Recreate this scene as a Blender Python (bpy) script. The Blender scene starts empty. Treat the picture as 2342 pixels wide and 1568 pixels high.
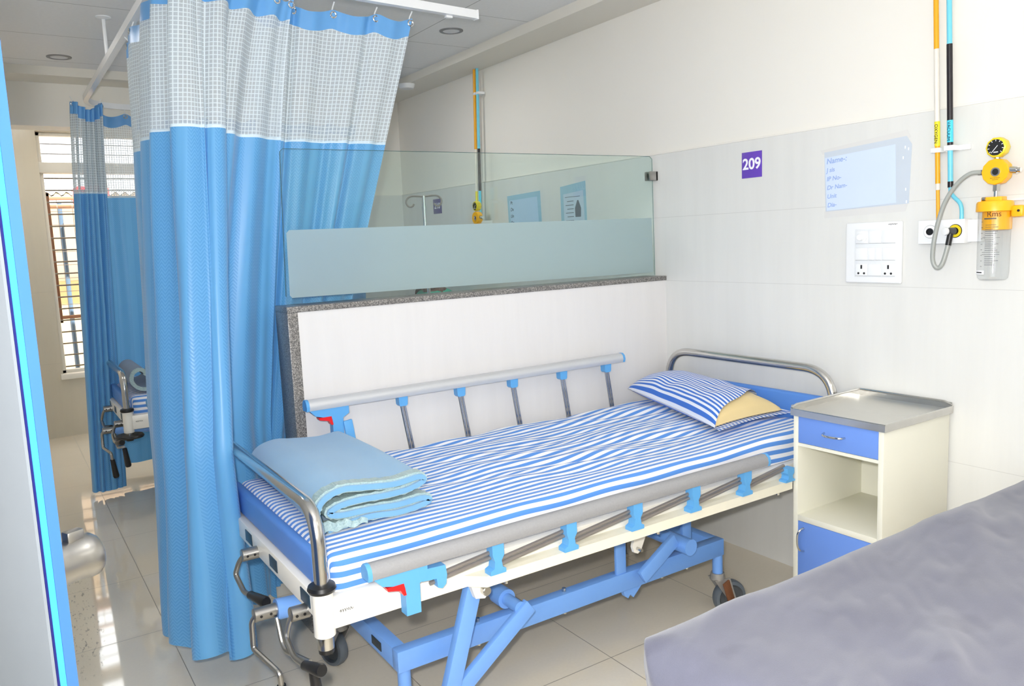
import bpy, bmesh, math, random
from mathutils import Vector, Matrix, noise

random.seed(7)
S = bpy.context.scene
COL = S.collection
PI = math.pi
V = Vector

# ------------------------------------------------------------------ helpers
def lin(c):
    out = []
    for x in c[:3]:
        x = x / 255.0
        out.append(x / 12.92 if x <= 0.04045 else ((x + 0.055) / 1.055) ** 2.4)
    return (*out, 1.0)


class NT:
    """small node-tree builder"""
    def __init__(self, name):
        self.m = bpy.data.materials.new(name)
        self.m.use_nodes = True
        self.t = self.m.node_tree
        self.t.nodes.clear()
        self.out = self.n('ShaderNodeOutputMaterial')

    def n(self, typ, **kw):
        nd = self.t.nodes.new(typ)
        for k, v in kw.items():
            setattr(nd, k, v)
        return nd

    def l(self, a, b):
        self.t.links.new(a, b)

    def set(self, sock, v):
        if hasattr(v, 'is_output') or isinstance(v, bpy.types.NodeSocket):
            self.l(v, sock)
        else:
            sock.default_value = v

    def math(self, op, a, b=None, c=None, clamp=False):
        nd = self.n('ShaderNodeMath', operation=op, use_clamp=clamp)
        self.set(nd.inputs[0], a)
        if b is not None:
            self.set(nd.inputs[1], b)
        if c is not None:
            self.set(nd.inputs[2], c)
        return nd.outputs[0]

    def mix(self, fac, a, b):
        nd = self.n('ShaderNodeMix', data_type='RGBA')
        self.set(nd.inputs[0], fac)
        self.set(nd.inputs[6], a)
        self.set(nd.inputs[7], b)
        return nd.outputs[2]

    def noise(self, scale, vec=None, detail=3, rough=.5):
        nd = self.n('ShaderNodeTexNoise')
        nd.inputs['Scale'].default_value = scale
        nd.inputs['Detail'].default_value = detail
        nd.inputs['Roughness'].default_value = rough
        if vec is not None:
            self.l(vec, nd.inputs['Vector'])
        return nd.outputs[0]

    def ramp(self, fac, lo, hi):
        nd = self.n('ShaderNodeMapRange')
        self.set(nd.inputs[0], fac)
        nd.inputs[1].default_value = lo
        nd.inputs[2].default_value = hi
        return nd.outputs[0]

    def pos(self):
        return self.n('ShaderNodeNewGeometry').outputs['Position']

    def scaled(self, vec, s):
        nd = self.n('ShaderNodeMapping')
        nd.inputs['Scale'].default_value = s
        self.l(vec, nd.inputs['Vector'])
        return nd.outputs[0]

    def sep(self, vec):
        nd = self.n('ShaderNodeSeparateXYZ')
        self.l(vec, nd.inputs[0])
        return nd.outputs

    def uv(self):
        nd = self.n('ShaderNodeUVMap')
        return nd.outputs[0]

    def bsdf(self, col, rough=.5, metal=0., spec=.5, coat=0., sheen=0., bump=None, bstr=.2, bdist=.01, **kw):
        b = self.n('ShaderNodeBsdfPrincipled')
        self.set(b.inputs['Base Color'], col)
        self.set(b.inputs['Roughness'], rough)
        b.inputs['Metallic'].default_value = metal
        b.inputs['Specular IOR Level'].default_value = spec
        b.inputs['Coat Weight'].default_value = coat
        b.inputs['Coat Roughness'].default_value = .1
        b.inputs['Sheen Weight'].default_value = sheen
        for k, v in kw.items():
            b.inputs[k.replace('_', ' ')].default_value = v
        if bump is not None:
            bn = self.n('ShaderNodeBump')
            bn.inputs['Strength'].default_value = bstr
            bn.inputs['Distance'].default_value = bdist
            self.l(bump, bn.inputs['Height'])
            self.l(bn.outputs[0], b.inputs['Normal'])
        return b.outputs[0]

    def done(self, sh):
        self.l(sh, self.out.inputs[0])
        return self.m


_pm = {}
def plain(name, rgb, rough=.5, metal=0., spec=.5, var=.04, vs=18., coat=0., sheen=0., bump=0., bscale=300.):
    """painted / metal / plastic surface with slight procedural variation"""
    if name in _pm:
        return _pm[name]
    t = NT(name)
    c = lin(rgb)
    nz = t.noise(vs, t.pos(), 4)
    col = t.mix(nz, tuple(x * (1 - var) for x in c[:3]) + (1,), tuple(min(1, x * (1 + var)) for x in c[:3]) + (1,))
    bm = t.noise(bscale, t.pos(), 2) if bump else None
    _pm[name] = t.done(t.bsdf(col, rough, metal, spec, coat, sheen, bm, bump, .002))
    return _pm[name]


# ---- geometry
def rbox(bm, x0, x1, y0, y1, z0, z1, bev=0., seg=2):
    m = Matrix.Translation(((x0 + x1) / 2, (y0 + y1) / 2, (z0 + z1) / 2)) @ Matrix.Diagonal((abs(x1 - x0), abs(y1 - y0), abs(z1 - z0), 1))
    r = bmesh.ops.create_cube(bm, size=1, matrix=m)
    if bev:
        es = list({e for v in r['verts'] for e in v.link_edges})
        bmesh.ops.bevel(bm, geom=es, offset=bev, segments=seg, affect='EDGES', profile=.5)
    return bm


def bar(bm, p0, p1, w, h, bev=0., up=(0, 0, 1)):
    """box bar from p0 to p1, w across, h along `up`"""
    p0, p1 = V(p0), V(p1)
    d = (p1 - p0)
    L = d.length
    d.normalize()
    s = d.cross(V(up))
    s.normalize()
    u = s.cross(d)
    m = Matrix((( d.x, s.x, u.x, 0), (d.y, s.y, u.y, 0), (d.z, s.z, u.z, 0), (0, 0, 0, 1)))
    m = Matrix.Translation((p0 + p1) / 2) @ m @ Matrix.Diagonal((L, w, h, 1))
    r = bmesh.ops.create_cube(bm, size=1, matrix=m)
    if bev:
        es = list({e for v in r['verts'] for e in v.link_edges})
        bmesh.ops.bevel(bm, geom=es, offset=bev, segments=2, affect='EDGES', profile=.5)


def frame_of(d):
    d = V(d).normalized()
    a = V((0, 0, 1)) if abs(d.z) < .9 else V((1, 0, 0))
    s = d.cross(a).normalized()
    return d, s, s.cross(d)


def lathe(bm, prof, origin, axis=(0, 0, 1), seg=28, cap=True):
    """revolve (radius, height) pairs about axis"""
    d, s, u = frame_of(axis)
    o = V(origin)
    rings = []
    for r, h in prof:
        c = o + d * h
        if r < 1e-6:
            rings.append([bm.verts.new(c)])
        else:
            rings.append([bm.verts.new(c + (s * math.cos(2 * PI * i / seg) + u * math.sin(2 * PI * i / seg)) * r) for i in range(seg)])
    for a, b in zip(rings, rings[1:]):
        for i in range(seg):
            j = (i + 1) % seg
            if len(a) == 1 and len(b) == 1:
                continue
            if len(a) == 1:
                bm.faces.new((a[0], b[j], b[i]))
            elif len(b) == 1:
                bm.faces.new((a[i], a[j], b[0]))
            else:
                bm.faces.new((a[i], a[j], b[j], b[i]))
    if cap:
        if len(rings[0]) > 1:
            bm.faces.new(rings[0][::-1])
        if len(rings[-1]) > 1:
            bm.faces.new(rings[-1])


def cyl(bm, p0, p1, r, r1=None, seg=20, bev=0.):
    p0, p1 = V(p0), V(p1)
    L = (p1 - p0).length
    r1 = r if r1 is None else r1
    if bev:
        prof = [(r - bev, 0), (r, bev), (r1, L - bev), (r1 - bev, L)]
    else:
        prof = [(r, 0), (r1, L)]
    lathe(bm, prof, p0, p1 - p0, seg)


def fillet(pts, rad, n=6):
    """round the corners of a polyline"""
    pts = [V(p) for p in pts]
    out = [pts[0]]
    for a, b, c in zip(pts, pts[1:], pts[2:]):
        r = min(rad, (a - b).length * .49, (c - b).length * .49)
        p, q = b + (a - b).normalized() * r, b + (c - b).normalized() * r
        for i in range(n + 1):
            t = i / n
            out.append(p * (1 - t) ** 2 + b * 2 * t * (1 - t) + q * t * t)
    out.append(pts[-1])
    return out


def smooth_path(pts, n=8):
    """Catmull-Rom through the points"""
    P = [V(p) for p in pts]
    P = [P[0] * 2 - P[1]] + P + [P[-1] * 2 - P[-2]]
    out = []
    for i in range(1, len(P) - 2):
        a, b, c, d = P[i - 1:i + 3]
        for k in range(n):
            t = k / n
            out.append(.5 * ((2 * b) + (c - a) * t + (2 * a - 5 * b + 4 * c - d) * t * t + (3 * b - a - 3 * c + d) * t ** 3))
    out.append(P[-2])
    return out


def tube(bm, pts, r, seg=12, cap=True):
    pts = [V(p) for p in pts]
    n = len(pts)
    rr = r if isinstance(r, (list, tuple)) else [r] * n
    d0 = (pts[1] - pts[0]).normalized()
    _, s, u = frame_of(d0)
    rings = []
    for i, p in enumerate(pts):
        d = (pts[min(i + 1, n - 1)] - pts[max(i - 1, 0)]).normalized()
        s = (s - d * s.dot(d)).normalized()
        u = d.cross(s)
        rings.append([bm.verts.new(p + (s * math.cos(2 * PI * k / seg) + u * math.sin(2 * PI * k / seg)) * rr[i]) for k in range(seg)])
    for a, b in zip(rings, rings[1:]):
        for k in range(seg):
            j = (k + 1) % seg
            bm.faces.new((a[k], b[k], b[j], a[j]))
    if cap:
        bm.faces.new(rings[0])
        bm.faces.new(rings[-1][::-1])


def prism(bm, poly, axis, lo, hi):
    """extrude a 2-D polygon along axis 'x','y','z' (poly in the other two axes, in order)"""
    def mk(a, b, t):
        return {'x': (t, a, b), 'y': (a, t, b), 'z': (a, b, t)}[axis]
    A = [bm.verts.new(mk(a, b, lo)) for a, b in poly]
    B = [bm.verts.new(mk(a, b, hi)) for a, b in poly]
    n = len(poly)
    bm.faces.new(A)
    bm.faces.new(B[::-1])
    for i in range(n):
        j = (i + 1) % n
        bm.faces.new((A[j], A[i], B[i], B[j]))


def grid(bm, fn, nu, nv, uvfn=None, wrap_u=False):
    """fn(i/nu, j/nv) -> point; uvfn likewise"""
    uvl = bm.loops.layers.uv.verify() if uvfn else None
    vs = [[bm.verts.new(fn(i / nu, j / nv)) for j in range(nv + 1)] for i in range(nu + 1)]
    for i in range(nu):
        for j in range(nv):
            f = bm.faces.new((vs[i][j], vs[i + 1][j], vs[i + 1][j + 1], vs[i][j + 1]))
            if uvl:
                for lp, (a, b) in zip(f.loops, ((i, j), (i + 1, j), (i + 1, j + 1), (i, j + 1))):
                    lp[uvl].uv = uvfn(a / nu, b / nv)
    return vs


LOC = {}
def root_loc(o):
    while o is not None:
        if o.name in LOC:
            return LOC[o.name]
        o = o.parent
    return V((0, 0, 0))


def props(o, label=None, cat=None, group=None, kind=None):
    if label: o['label'] = label
    if cat: o['category'] = cat
    if group: o['group'] = group
    if kind: o['kind'] = kind
    return o


def thing(name, label, cat, loc=(0, 0, 0), group=None, kind=None):
    o = bpy.data.objects.new(name, None)
    o.empty_display_size = .1
    COL.objects.link(o)
    o.location = loc
    LOC[o.name] = V(loc)
    return props(o, label, cat, group, kind)


def part(name, bm, mat, parent=None, label=None, smooth=True, angle=.6, normals=True):
    """link bm (world coordinates) as ONE mesh object under parent"""
    if normals:
        bmesh.ops.recalc_face_normals(bm, faces=bm.faces)
    if parent is not None:
        L = root_loc(parent)
    else:
        xs = [v.co for v in bm.verts]
        L = V(((min(c.x for c in xs) + max(c.x for c in xs)) / 2, (min(c.y for c in xs) + max(c.y for c in xs)) / 2, min(c.z for c in xs)))
    bmesh.ops.translate(bm, verts=bm.verts, vec=-L)
    me = bpy.data.meshes.new(name)
    bm.to_mesh(me)
    bm.free()
    if smooth:
        me.polygons.foreach_set('use_smooth', [True] * len(me.polygons))
        me.set_sharp_from_angle(angle=angle)
    mats = mat if isinstance(mat, (list, tuple)) else [mat]
    for m in mats:
        me.materials.append(m)
    o = bpy.data.objects.new(name, me)
    COL.objects.link(o)
    if parent is not None:
        o.parent = parent
    else:
        o.location = L
        LOC[o.name] = L.copy()
    if label:
        o['label'] = label
    return o


def B():
    return bmesh.new()


def struct(name, bm, mat, parent=None, **k):
    o = part(name, bm, mat, parent, **k)
    if parent is None:
        o['kind'] = 'structure'
    return o


def boxes(lst, bev=0.):
    bm = B()
    for b in lst:
        rbox(bm, *b, bev=bev)
    return bm


def kids(o):
    return [c for c in bpy.data.objects if c.parent == o]


def copy_tree(o, parent=None):
    c = o.copy()
    COL.objects.link(c)
    if parent is not None:
        c.parent = parent
    for ch in kids(o):
        copy_tree(ch, c)
    return c


# faces of text: reading along -Y, facing -X (head wall); reading +X facing -Y
FACE_X = Matrix(((0, 0, -1), (-1, 0, 0), (0, 1, 0)))
FACE_Y = Matrix(((1, 0, 0), (0, 0, -1), (0, 1, 0)))
def text(name, s, size, loc, mat, parent, face=FACE_X, rot=0., ext=.0003, align='CENTER', shear=0., sx=1., bold=0.):
    cu = bpy.data.curves.new(name, 'FONT')
    cu.body = s
    cu.size = size
    cu.align_x = align
    cu.align_y = 'CENTER'
    cu.extrude = ext
    cu.shear = shear
    cu.offset = bold
    cu.materials.append(mat)
    tmp = bpy.data.objects.new(name, cu)
    COL.objects.link(tmp)
    dg = bpy.context.evaluated_depsgraph_get()
    me = bpy.data.meshes.new_from_object(tmp.evaluated_get(dg))
    bpy.data.objects.remove(tmp)
    bpy.data.curves.remove(cu)
    me.name = name
    o = bpy.data.objects.new(name, me)
    COL.objects.link(o)
    m = face.to_4x4() @ Matrix.Rotation(rot, 4, 'Z') @ Matrix.Diagonal((sx, 1, 1, 1))
    L = root_loc(parent)
    o.matrix_basis = Matrix.Translation(V(loc) - L) @ m
    o.parent = parent
    return o


# ------------------------------------------------------------------ camera
CAM = V((0, 0, 1.5))
yaw, pitch, roll = math.radians(33.157), math.radians(7.4922), math.radians(-2.45076)
fw = V((math.sin(yaw) * math.cos(pitch), math.cos(yaw) * math.cos(pitch), -math.sin(pitch)))
rt = V((math.cos(yaw), -math.sin(yaw), 0))
up = rt.cross(fw)
rt, up = rt * math.cos(roll) + up * math.sin(roll), up * math.cos(roll) - rt * math.sin(roll)
cd = bpy.data.cameras.new('camera')
cd.sensor_fit = 'HORIZONTAL'
cd.sensor_width = 36
cd.lens = 36 * 1804.25 / 2342
cd.clip_start = .02
cam = bpy.data.objects.new('camera', cd)
COL.objects.link(cam)
cam.matrix_world = Matrix(((rt.x, up.x, -fw.x, CAM.x), (rt.y, up.y, -fw.y, CAM.y), (rt.z, up.z, -fw.z, CAM.z), (0, 0, 0, 1)))
S.camera = cam
S.cycles.diffuse_bounces = 7
S.cycles.max_bounces = 14
S.cycles.transparent_max_bounces = 24
S.view_settings.view_transform = 'Standard'
S.view_settings.look = 'None'
S.view_settings.exposure = 0.0
S.view_settings.gamma = 1.0
S.view_settings.use_curve_mapping = False

# ------------------------------------------------------------------ materials
def tile_mat(name, base, joints, rough=.22):
    t = NT(name)
    p = t.pos()
    st = t.noise(1., t.scaled(p, (14, 14, 1.2)), 5, .6)
    c = lin(base)
    col = t.mix(st, tuple(x * .93 for x in c[:3]) + (1,), tuple(x * 1.05 for x in c[:3]) + (1,))
    z = t.sep(p)[2]
    msk = None
    for j in joints:
        d = t.math('LESS_THAN', t.math('ABSOLUTE', t.math('SUBTRACT', z, j)), .0011)
        msk = d if msk is None else t.math('MAXIMUM', msk, d)
    if msk is not None:
        col = t.mix(t.math('MULTIPLY', msk, .28), col, lin((150, 148, 145)))
    return t.done(t.bsdf(col, rough, 0, .4))


M_TILE = tile_mat('pale_grey_wall_tile', (222, 222, 219), (.63, 1.26, 1.575))
M_TILEW = tile_mat('warm_wall_tile', (214, 206, 188), (.63, 1.229))
M_PART = tile_mat('white_partition_tile', (226, 224, 223), (.63,))
M_PAINT = plain('cream_wall_paint', (235, 232, 225), .6, 0, .3, .015, 3)
M_BEAM = plain('cream_beam_paint', (227, 223, 213), .6, 0, .3, .015, 3)

t = NT('grey_ceiling_panel')
px = t.sep(t.pos())
g1 = t.math('LESS_THAN', t.math('ABSOLUTE', t.math('SUBTRACT', t.math('FRACT', t.math('MULTIPLY', t.math('SUBTRACT', px[1], 3.67), 1 / .632)), .5)), .4965)
g2 = t.math('LESS_THAN', t.math('ABSOLUTE', t.math('SUBTRACT', t.math('FRACT', t.math('MULTIPLY', t.math('SUBTRACT', px[0], 2.15), 1 / 1.264)), .5)), .498)
g = t.math('MULTIPLY', g1, g2)
nz = t.noise(60, t.pos(), 3)
c = t.mix(nz, lin((232, 232, 232)), lin((240, 240, 240)))
M_CEIL = t.done(t.bsdf(t.mix(g, lin((165, 164, 163)), c), .7, 0, .2))

t = NT('beige_gloss_floor_tile')
px = t.sep(t.pos())
def joint(s, off, w):
    f = t.math('FRACT', t.math('MULTIPLY', t.math('SUBTRACT', s, off), 1 / .632))
    return t.math('GREATER_THAN', t.math('ABSOLUTE', t.math('SUBTRACT', f, .5)), .5 - w)
j = t.math('MAXIMUM', joint(px[0], .445, .0022), joint(px[1], 2.055, .0022))
n1 = t.noise(2.2, t.pos(), 5, .6)
n2 = t.noise(90, t.pos(), 2)
c = t.mix(n1, lin((226, 216, 197)), lin((236, 227, 209)))
c = t.mix(t.math('MULTIPLY', n2, .12), c, lin((170, 160, 145)))
# a darker, rougher streaky patch beside the door
dx = t.math('DIVIDE', t.math('SUBTRACT', px[0], .155), .085)
dy = t.math('DIVIDE', t.math('SUBTRACT', px[1], 3.7), .7)
dd = t.math('SUBTRACT', 1., t.math('ADD', t.math('MULTIPLY', dx, dx), t.math('MULTIPLY', dy, dy)), None, True)
sp = t.ramp(t.noise(1., t.scaled(t.pos(), (60, 18, 1)), 4, .75), .57, .63)
streaks = t.math('MULTIPLY', sp, t.math('MULTIPLY', dd, 1.6, None, True))
c = t.mix(t.math('MULTIPLY', streaks, .9), c, lin((84, 74, 58)))
c = t.mix(t.math('MULTIPLY', j, .8), c, lin((92, 86, 78)))
ro = t.math('ADD', .045, t.math('MULTIPLY', t.math('MAXIMUM', j, streaks), .4))
M_FLOOR = t.done(t.bsdf(c, ro, 0, .5, bump=t.noise(2.5, t.pos(), 2), bstr=.012, bdist=.01, IOR=2.0))

t = NT('speckled_grey_granite')
n1 = t.noise(260, t.pos(), 3, .7)
c = t.mix(t.ramp(n1, .42, .62), lin((84, 82, 82)), lin((168, 164, 158)))
c = t.mix(t.ramp(t.noise(420, t.pos(), 2), .6, .7), c, lin((60, 58, 58)))
M_GRAN = t.done(t.bsdf(c, .3, 0, .5))

M_WHITE = plain('white_enamel', (240, 236, 226), .3, 0, .5, .02, 30)
M_CREAM = plain('cream_enamel', (236, 231, 212), .35, 0, .5, .03, 30)
M_BLUE = plain('sky_blue_enamel', (112, 160, 228), .3, 0, .5, .04, 14)
M_BOARD = plain('blue_end_board', (88, 138, 214), .4, 0, .4, .03, 10)
M_CLAMP = plain('azure_plastic', (94, 166, 224), .4, 0, .5, .03, 10)
M_RED = plain('red_plastic', (226, 22, 26), .35)
M_STEEL = plain('polished_steel', (206, 204, 200), .2, 1., .5, .06, 40)
M_BRUSH = plain('brushed_steel', (168, 166, 162), .32, 1., .5, .08, 60)
M_CHROME = plain('chrome', (214, 214, 212), .08, 1.)
M_DARKST = plain('dark_worn_steel', (150, 143, 138), .3, .5, .5, .05, 40)
M_ALU = plain('silver_aluminium', (206, 208, 211), .4, .4, .5, .03)
M_BLACK = plain('black_rubber', (24, 24, 26), .35, 0, .5, .1)
M_TYRE = plain('grey_tyre_rubber', (92, 100, 108), .4, 0, .5, .06)
M_HUB = plain('grey_hub_plastic', (70, 74, 78), .4, 0, .5, .1)
M_CABB = plain('cabinet_blue_enamel', (108, 146, 222), .35, 0, .4, .02, 6)
M_CABW = plain('cabinet_cream_enamel', (228, 226, 212), .4, 0, .4, .02, 8)
M_PLAST = plain('white_plastic', (236, 238, 240), .25, 0, .5, .01)
M_GREYL = plain('light_grey_line', (186, 188, 190), .4)
M_YELLOW = plain('amber_yellow_plastic', (252, 182, 20), .35, 0, .5, .04)
M_LEMON = plain('lemon_yellow_plastic', (232, 208, 34), .35, 0, .5, .04)
M_PIPEY = plain('yellow_pipe_paint', (236, 166, 16), .35, 0, .5, .06, 40)
M_PIPEC = plain('light_blue_pipe_paint', (112, 202, 226), .35, 0, .5, .04, 40)
M_PIPEK = plain('black_pipe_sleeve', (26, 20, 28), .3)
M_PIPEW = plain('white_pipe_paint', (228, 222, 212), .35, 0, .5, .06, 40)
M_LABY = plain('yellow_pipe_label', (240, 222, 40), .4)
M_LABC = plain('cyan_pipe_label', (74, 206, 240), .4)
M_INK = plain('black_ink', (22, 22, 24), .5)
M_PURPLE = plain('purple_sign_vinyl', (104, 70, 184), .35, 0, .4, .02)
M_NAVY = plain('navy_sign_vinyl', (72, 68, 134), .35, 0, .4, .02)
M_SIGNW = plain('white_vinyl', (246, 246, 250), .4)
M_PENB = plain('blue_pen_ink', (146, 172, 224), .6)
M_PAPER = plain('bluish_white_paper', (206, 220, 242), .6, 0, .3, .03, 9)
M_SLEEVE = plain('clear_sleeve_backing', (200, 209, 220), .15, 0, .6, .03, 9)
M_TAPE = plain('pale_tape', (219, 218, 216), .12, 0, .6, .02, 9)
M_DOORB = plain('bright_blue_door_edge', (58, 146, 218), .25, 0, .5, .04)
M_DOORD = plain('blue_door_face', (58, 104, 172), .3, 0, .5, .05)
M_DOORG = plain('grey_door_laminate', (118, 124, 131), .3, .0, .5, .03)
M_FRINGE = plain('navy_fringe_line', (22, 26, 92), .3)
M_RUST = plain('rusty_brown_metal', (130, 84, 56), .6, .4, .5, .3, 200)
M_GREY = plain('grey_rail_padding', (150, 150, 152), .55, 0, .4, .08, 160, bump=.3, bscale=400)
M_HOSE = plain('grey_rubber_hose', (156, 160, 156), .35, 0, .5, .05)
M_FOAM = plain('tan_pillow_ticking', (226, 203, 150), .8, 0, .2, .06, 12, sheen=.2)
M_SKIN = plain('brown_skin', (96, 62, 48), .5, 0, .4, .06)
M_HAIR = plain('black_hair', (24, 20, 20), .5, 0, .4, .1)
M_GREENC = plain('sea_green_cotton', (64, 176, 150), .8, 0, .2, .05)
M_NAVYC = plain('dark_trouser_cotton', (48, 52, 70), .8, 0, .2, .05)


def stripe_mat(name, c1, c2, period=.030, axis=1):
    t = NT(name)
    u = t.sep(t.uv())
    wob = t.math('MULTIPLY', t.math('SUBTRACT', t.noise(3., t.uv(), 2), .5), .004)
    s = t.math('FRACT', t.math('MULTIPLY', t.math('ADD', u[axis], wob), 1 / period))
    k = t.ramp(t.math('ABSOLUTE', t.math('SUBTRACT', s, .5)), .24, .262)
    col = t.mix(k, lin(c1), lin(c2))
    wv = t.noise(500, t.uv(), 2)
    return t.done(t.bsdf(col, .8, 0, .15, 0, .15, wv, .15, .001))


M_STRIPE = stripe_mat('blue_white_striped_cotton', (88, 142, 216), (236, 236, 240))
M_STRIPE2 = stripe_mat('pillowcase_striped_cotton', (58, 112, 202), (226, 230, 242), .023)

t = NT('blue_blanket_fleece')
n = t.noise(900, t.pos(), 2)
c = t.mix(t.noise(6, t.pos(), 3), lin((112, 162, 200)), lin((126, 174, 210)))
M_BLANK = t.done(t.bsdf(c, .9, 0, .1, 0, .4, n, .4, .002))
t = NT('sea_green_satin_binding')
n = t.noise(1., t.scaled(t.pos(), (260, 40, 260)), 2)
c = t.mix(n, lin((118, 152, 156)), lin((196, 214, 212)))
M_SATIN = t.done(t.bsdf(c, .3, 0, .5, bump=n, bstr=.6, bdist=.004))
t = NT('navy_rolled_blanket_fleece')
c = t.mix(t.noise(6, t.pos(), 3), lin((72, 104, 138)), lin((88, 120, 154)))
M_BLANK2 = t.done(t.bsdf(c, .9, 0, .1, 0, .3))

t = NT('grey_lavender_mattress_cover')
n = t.noise(420, t.pos(), 3, .7)
c = t.mix(t.noise(5, t.pos(), 5, .6), lin((82, 83, 97)), lin((105, 106, 121)))
c = t.mix(t.math('MULTIPLY', t.ramp(t.noise(9, t.pos(), 2), .62, .72), .35), c, lin((64, 64, 82)))
c = t.mix(t.math('MULTIPLY', n, .25), c, lin((124, 124, 142)))
M_COVER = t.done(t.bsdf(c, .85, 0, .2, 0, .3, n, .25, .002))


def drape_mat(name, base, dark):
    """blue satin with woven herringbone bands"""
    t = NT(name)
    u = t.sep(t.uv())
    tri = t.math('ABSOLUTE', t.math('SUBTRACT', t.math('FRACT', t.math('MULTIPLY', u[0], 1 / .025)), .5))
    zz = t.math('FRACT', t.math('MULTIPLY', t.math('ADD', u[1], t.math('MULTIPLY', tri, .034)), 1 / .0128))
    s = t.ramp(t.math('ABSOLUTE', t.math('SUBTRACT', zz, .5)), .18, .3)
    band = t.math('GREATER_THAN', t.math('FRACT', t.math('MULTIPLY', u[0], 1 / .125)), .3)
    k = t.math('MULTIPLY', t.math('MULTIPLY', s, band), .42)
    c = t.mix(k, lin(base), lin(dark))
    ro = t.math('ADD', .40, t.math('MULTIPLY', k, .25))
    b = t.bsdf(c, ro, 0, .6, 0, .25)
    tr = t.n('ShaderNodeBsdfTranslucent')
    t.set(tr.inputs[0], c)
    mx = t.n('ShaderNodeMixShader')
    mx.inputs[0].default_value = .22
    t.l(b, mx.inputs[1])
    t.l(tr.outputs[0], mx.inputs[2])
    return t.done(mx.outputs[0])


M_DRAPE = drape_mat('blue_herringbone_satin', (106, 178, 232), (66, 144, 212))
M_HEAD = plain('blue_header_satin', (98, 160, 218), .35, 0, .45, .05, 30)

t = NT('white_open_weave_netting')
u = t.sep(t.uv())
def strand(s, per, w):
    f = t.math('ABSOLUTE', t.math('SUBTRACT', t.math('FRACT', t.math('MULTIPLY', s, 1 / per)), .5))
    return t.math('LESS_THAN', f, w)
a = t.math('MAXIMUM', strand(u[0], .0148, .115), strand(u[1], .0148, .10))
fine = t.math('MULTIPLY', t.math('MAXIMUM', strand(u[0], .0026, .33), strand(u[1], .0026, .33)), .82)
al = t.math('MAXIMUM', a, fine)
b = t.bsdf(t.mix(a, lin((206, 216, 224)), lin((234, 244, 250))), .6, 0, .3)
tl = t.n('ShaderNodeBsdfTranslucent')
tl.inputs[0].default_value = lin((214, 226, 230))
m0 = t.n('ShaderNodeMixShader')
m0.inputs[0].default_value = .3
t.l(b, m0.inputs[1])
t.l(tl.outputs[0], m0.inputs[2])
tp = t.n('ShaderNodeBsdfTransparent')
mx = t.n('ShaderNodeMixShader')
t.l(al, mx.inputs[0])
t.l(tp.outputs[0], mx.inputs[1])
t.l(m0.outputs[0], mx.inputs[2])
M_NET = t.done(mx.outputs[0])
M_HEM = plain('pale_net_hem', (208, 226, 238), .6)


def glass_mat(name, tint, refl=1.0):
    t = NT(name)
    tp = t.n('ShaderNodeBsdfTransparent')
    tp.inputs[0].default_value = tint
    gl = t.n('ShaderNodeBsdfGlossy')
    gl.inputs['Roughness'].default_value = .02
    lw = t.n('ShaderNodeLayerWeight')
    lw.inputs[0].default_value = .5
    f = t.math('MULTIPLY', t.math('ADD', .04, t.math('MULTIPLY', t.math('POWER', lw.outputs['Facing'], 5.), .96)), refl, None, True)
    mx = t.n('ShaderNodeMixShader')
    t.l(f, mx.inputs[0])
    t.l(tp.outputs[0], mx.inputs[1])
    t.l(gl.outputs[0], mx.inputs[2])
    return t.done(mx.outputs[0])


M_GLASS = glass_mat('green_tinted_glass', (.925, .985, .97, 1))
M_JAR = glass_mat('clear_jar_plastic', (.93, .94, .945, 1))
M_GEDGE = plain('glass_cut_edge', (70, 100, 100), .1)

t = NT('frosted_film')
tr = t.n('ShaderNodeBsdfTranslucent')
tr.inputs[0].default_value = lin((226, 240, 244))
df = t.n('ShaderNodeBsdfDiffuse')
df.inputs[0].default_value = lin((206, 222, 224))
rf = t.n('ShaderNodeBsdfRefraction')
rf.inputs['Color'].default_value = lin((240, 250, 250))
rf.inputs['Roughness'].default_value = .55
rf.inputs['IOR'].default_value = 1.25
m1 = t.n('ShaderNodeMixShader')
m1.inputs[0].default_value = .45
t.l(df.outputs[0], m1.inputs[1])
t.l(rf.outputs[0], m1.inputs[2])
m2 = t.n('ShaderNodeMixShader')
m2.inputs[0].default_value = .3
t.l(m1.outputs[0], m2.inputs[1])
t.l(tr.outputs[0], m2.inputs[2])
M_FROST = t.done(m2.outputs[0])

# ------------------------------------------------------------------ room shell
WX = 2.844          # tiled face of the head wall
YP = 2.908          # near face of the half partition
struct('floor', boxes([(-.6, 3.1, -1.7, 7.75, -.1, 0)]), M_FLOOR)
struct('ceiling', boxes([(-.6, 3.1, -1.7, 7.75, 2.668, 2.76)]), M_CEIL)
struct('wall_right', boxes([(2.852, 3.05, -1.7, 7.75, 0, 2.668)]), M_PAINT)
struct('wall_right_tiles', boxes([(WX, 2.852, -1.6, 5.88, 0, 1.888)]), M_TILE)
struct('lit_edge_bead', boxes([(WX - .003, 2.853, -1.6, 5.88, 1.886, 1.893)], .0015), M_PAINT)  # cream bead added as the bright lit line along the tile top
struct('wall_left', boxes([(-.55, -.37, -1.7, -1.4, 0, 2.668), (-.55, -.37, 1.0, 7.75, 0, 2.668), (-.55, -.37, -1.4, 1.0, 0, .8), (-.55, -.37, -1.4, 1.0, 2.45, 2.668)]), M_PAINT)
w2 = thing('fill_opening', 'unseen opening added in the left wall to let in fill daylight', 'window', (-.46, -.2, .8), kind='structure')  # added opening out of view, lets sky light fill the room
struct('wall_front', boxes([(-.37, 2.852, -1.75, -1.6, 0, 2.668)]), M_PAINT)
struct('wall_back_pier', boxes([(1.95, 2.852, 5.888, 6.12, 0, 2.668)]), M_PAINT)
struct('wall_back_pier_tiles', boxes([(1.942, 2.844, 5.88, 5.888, 0, 1.888)]), M_TILE)
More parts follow.
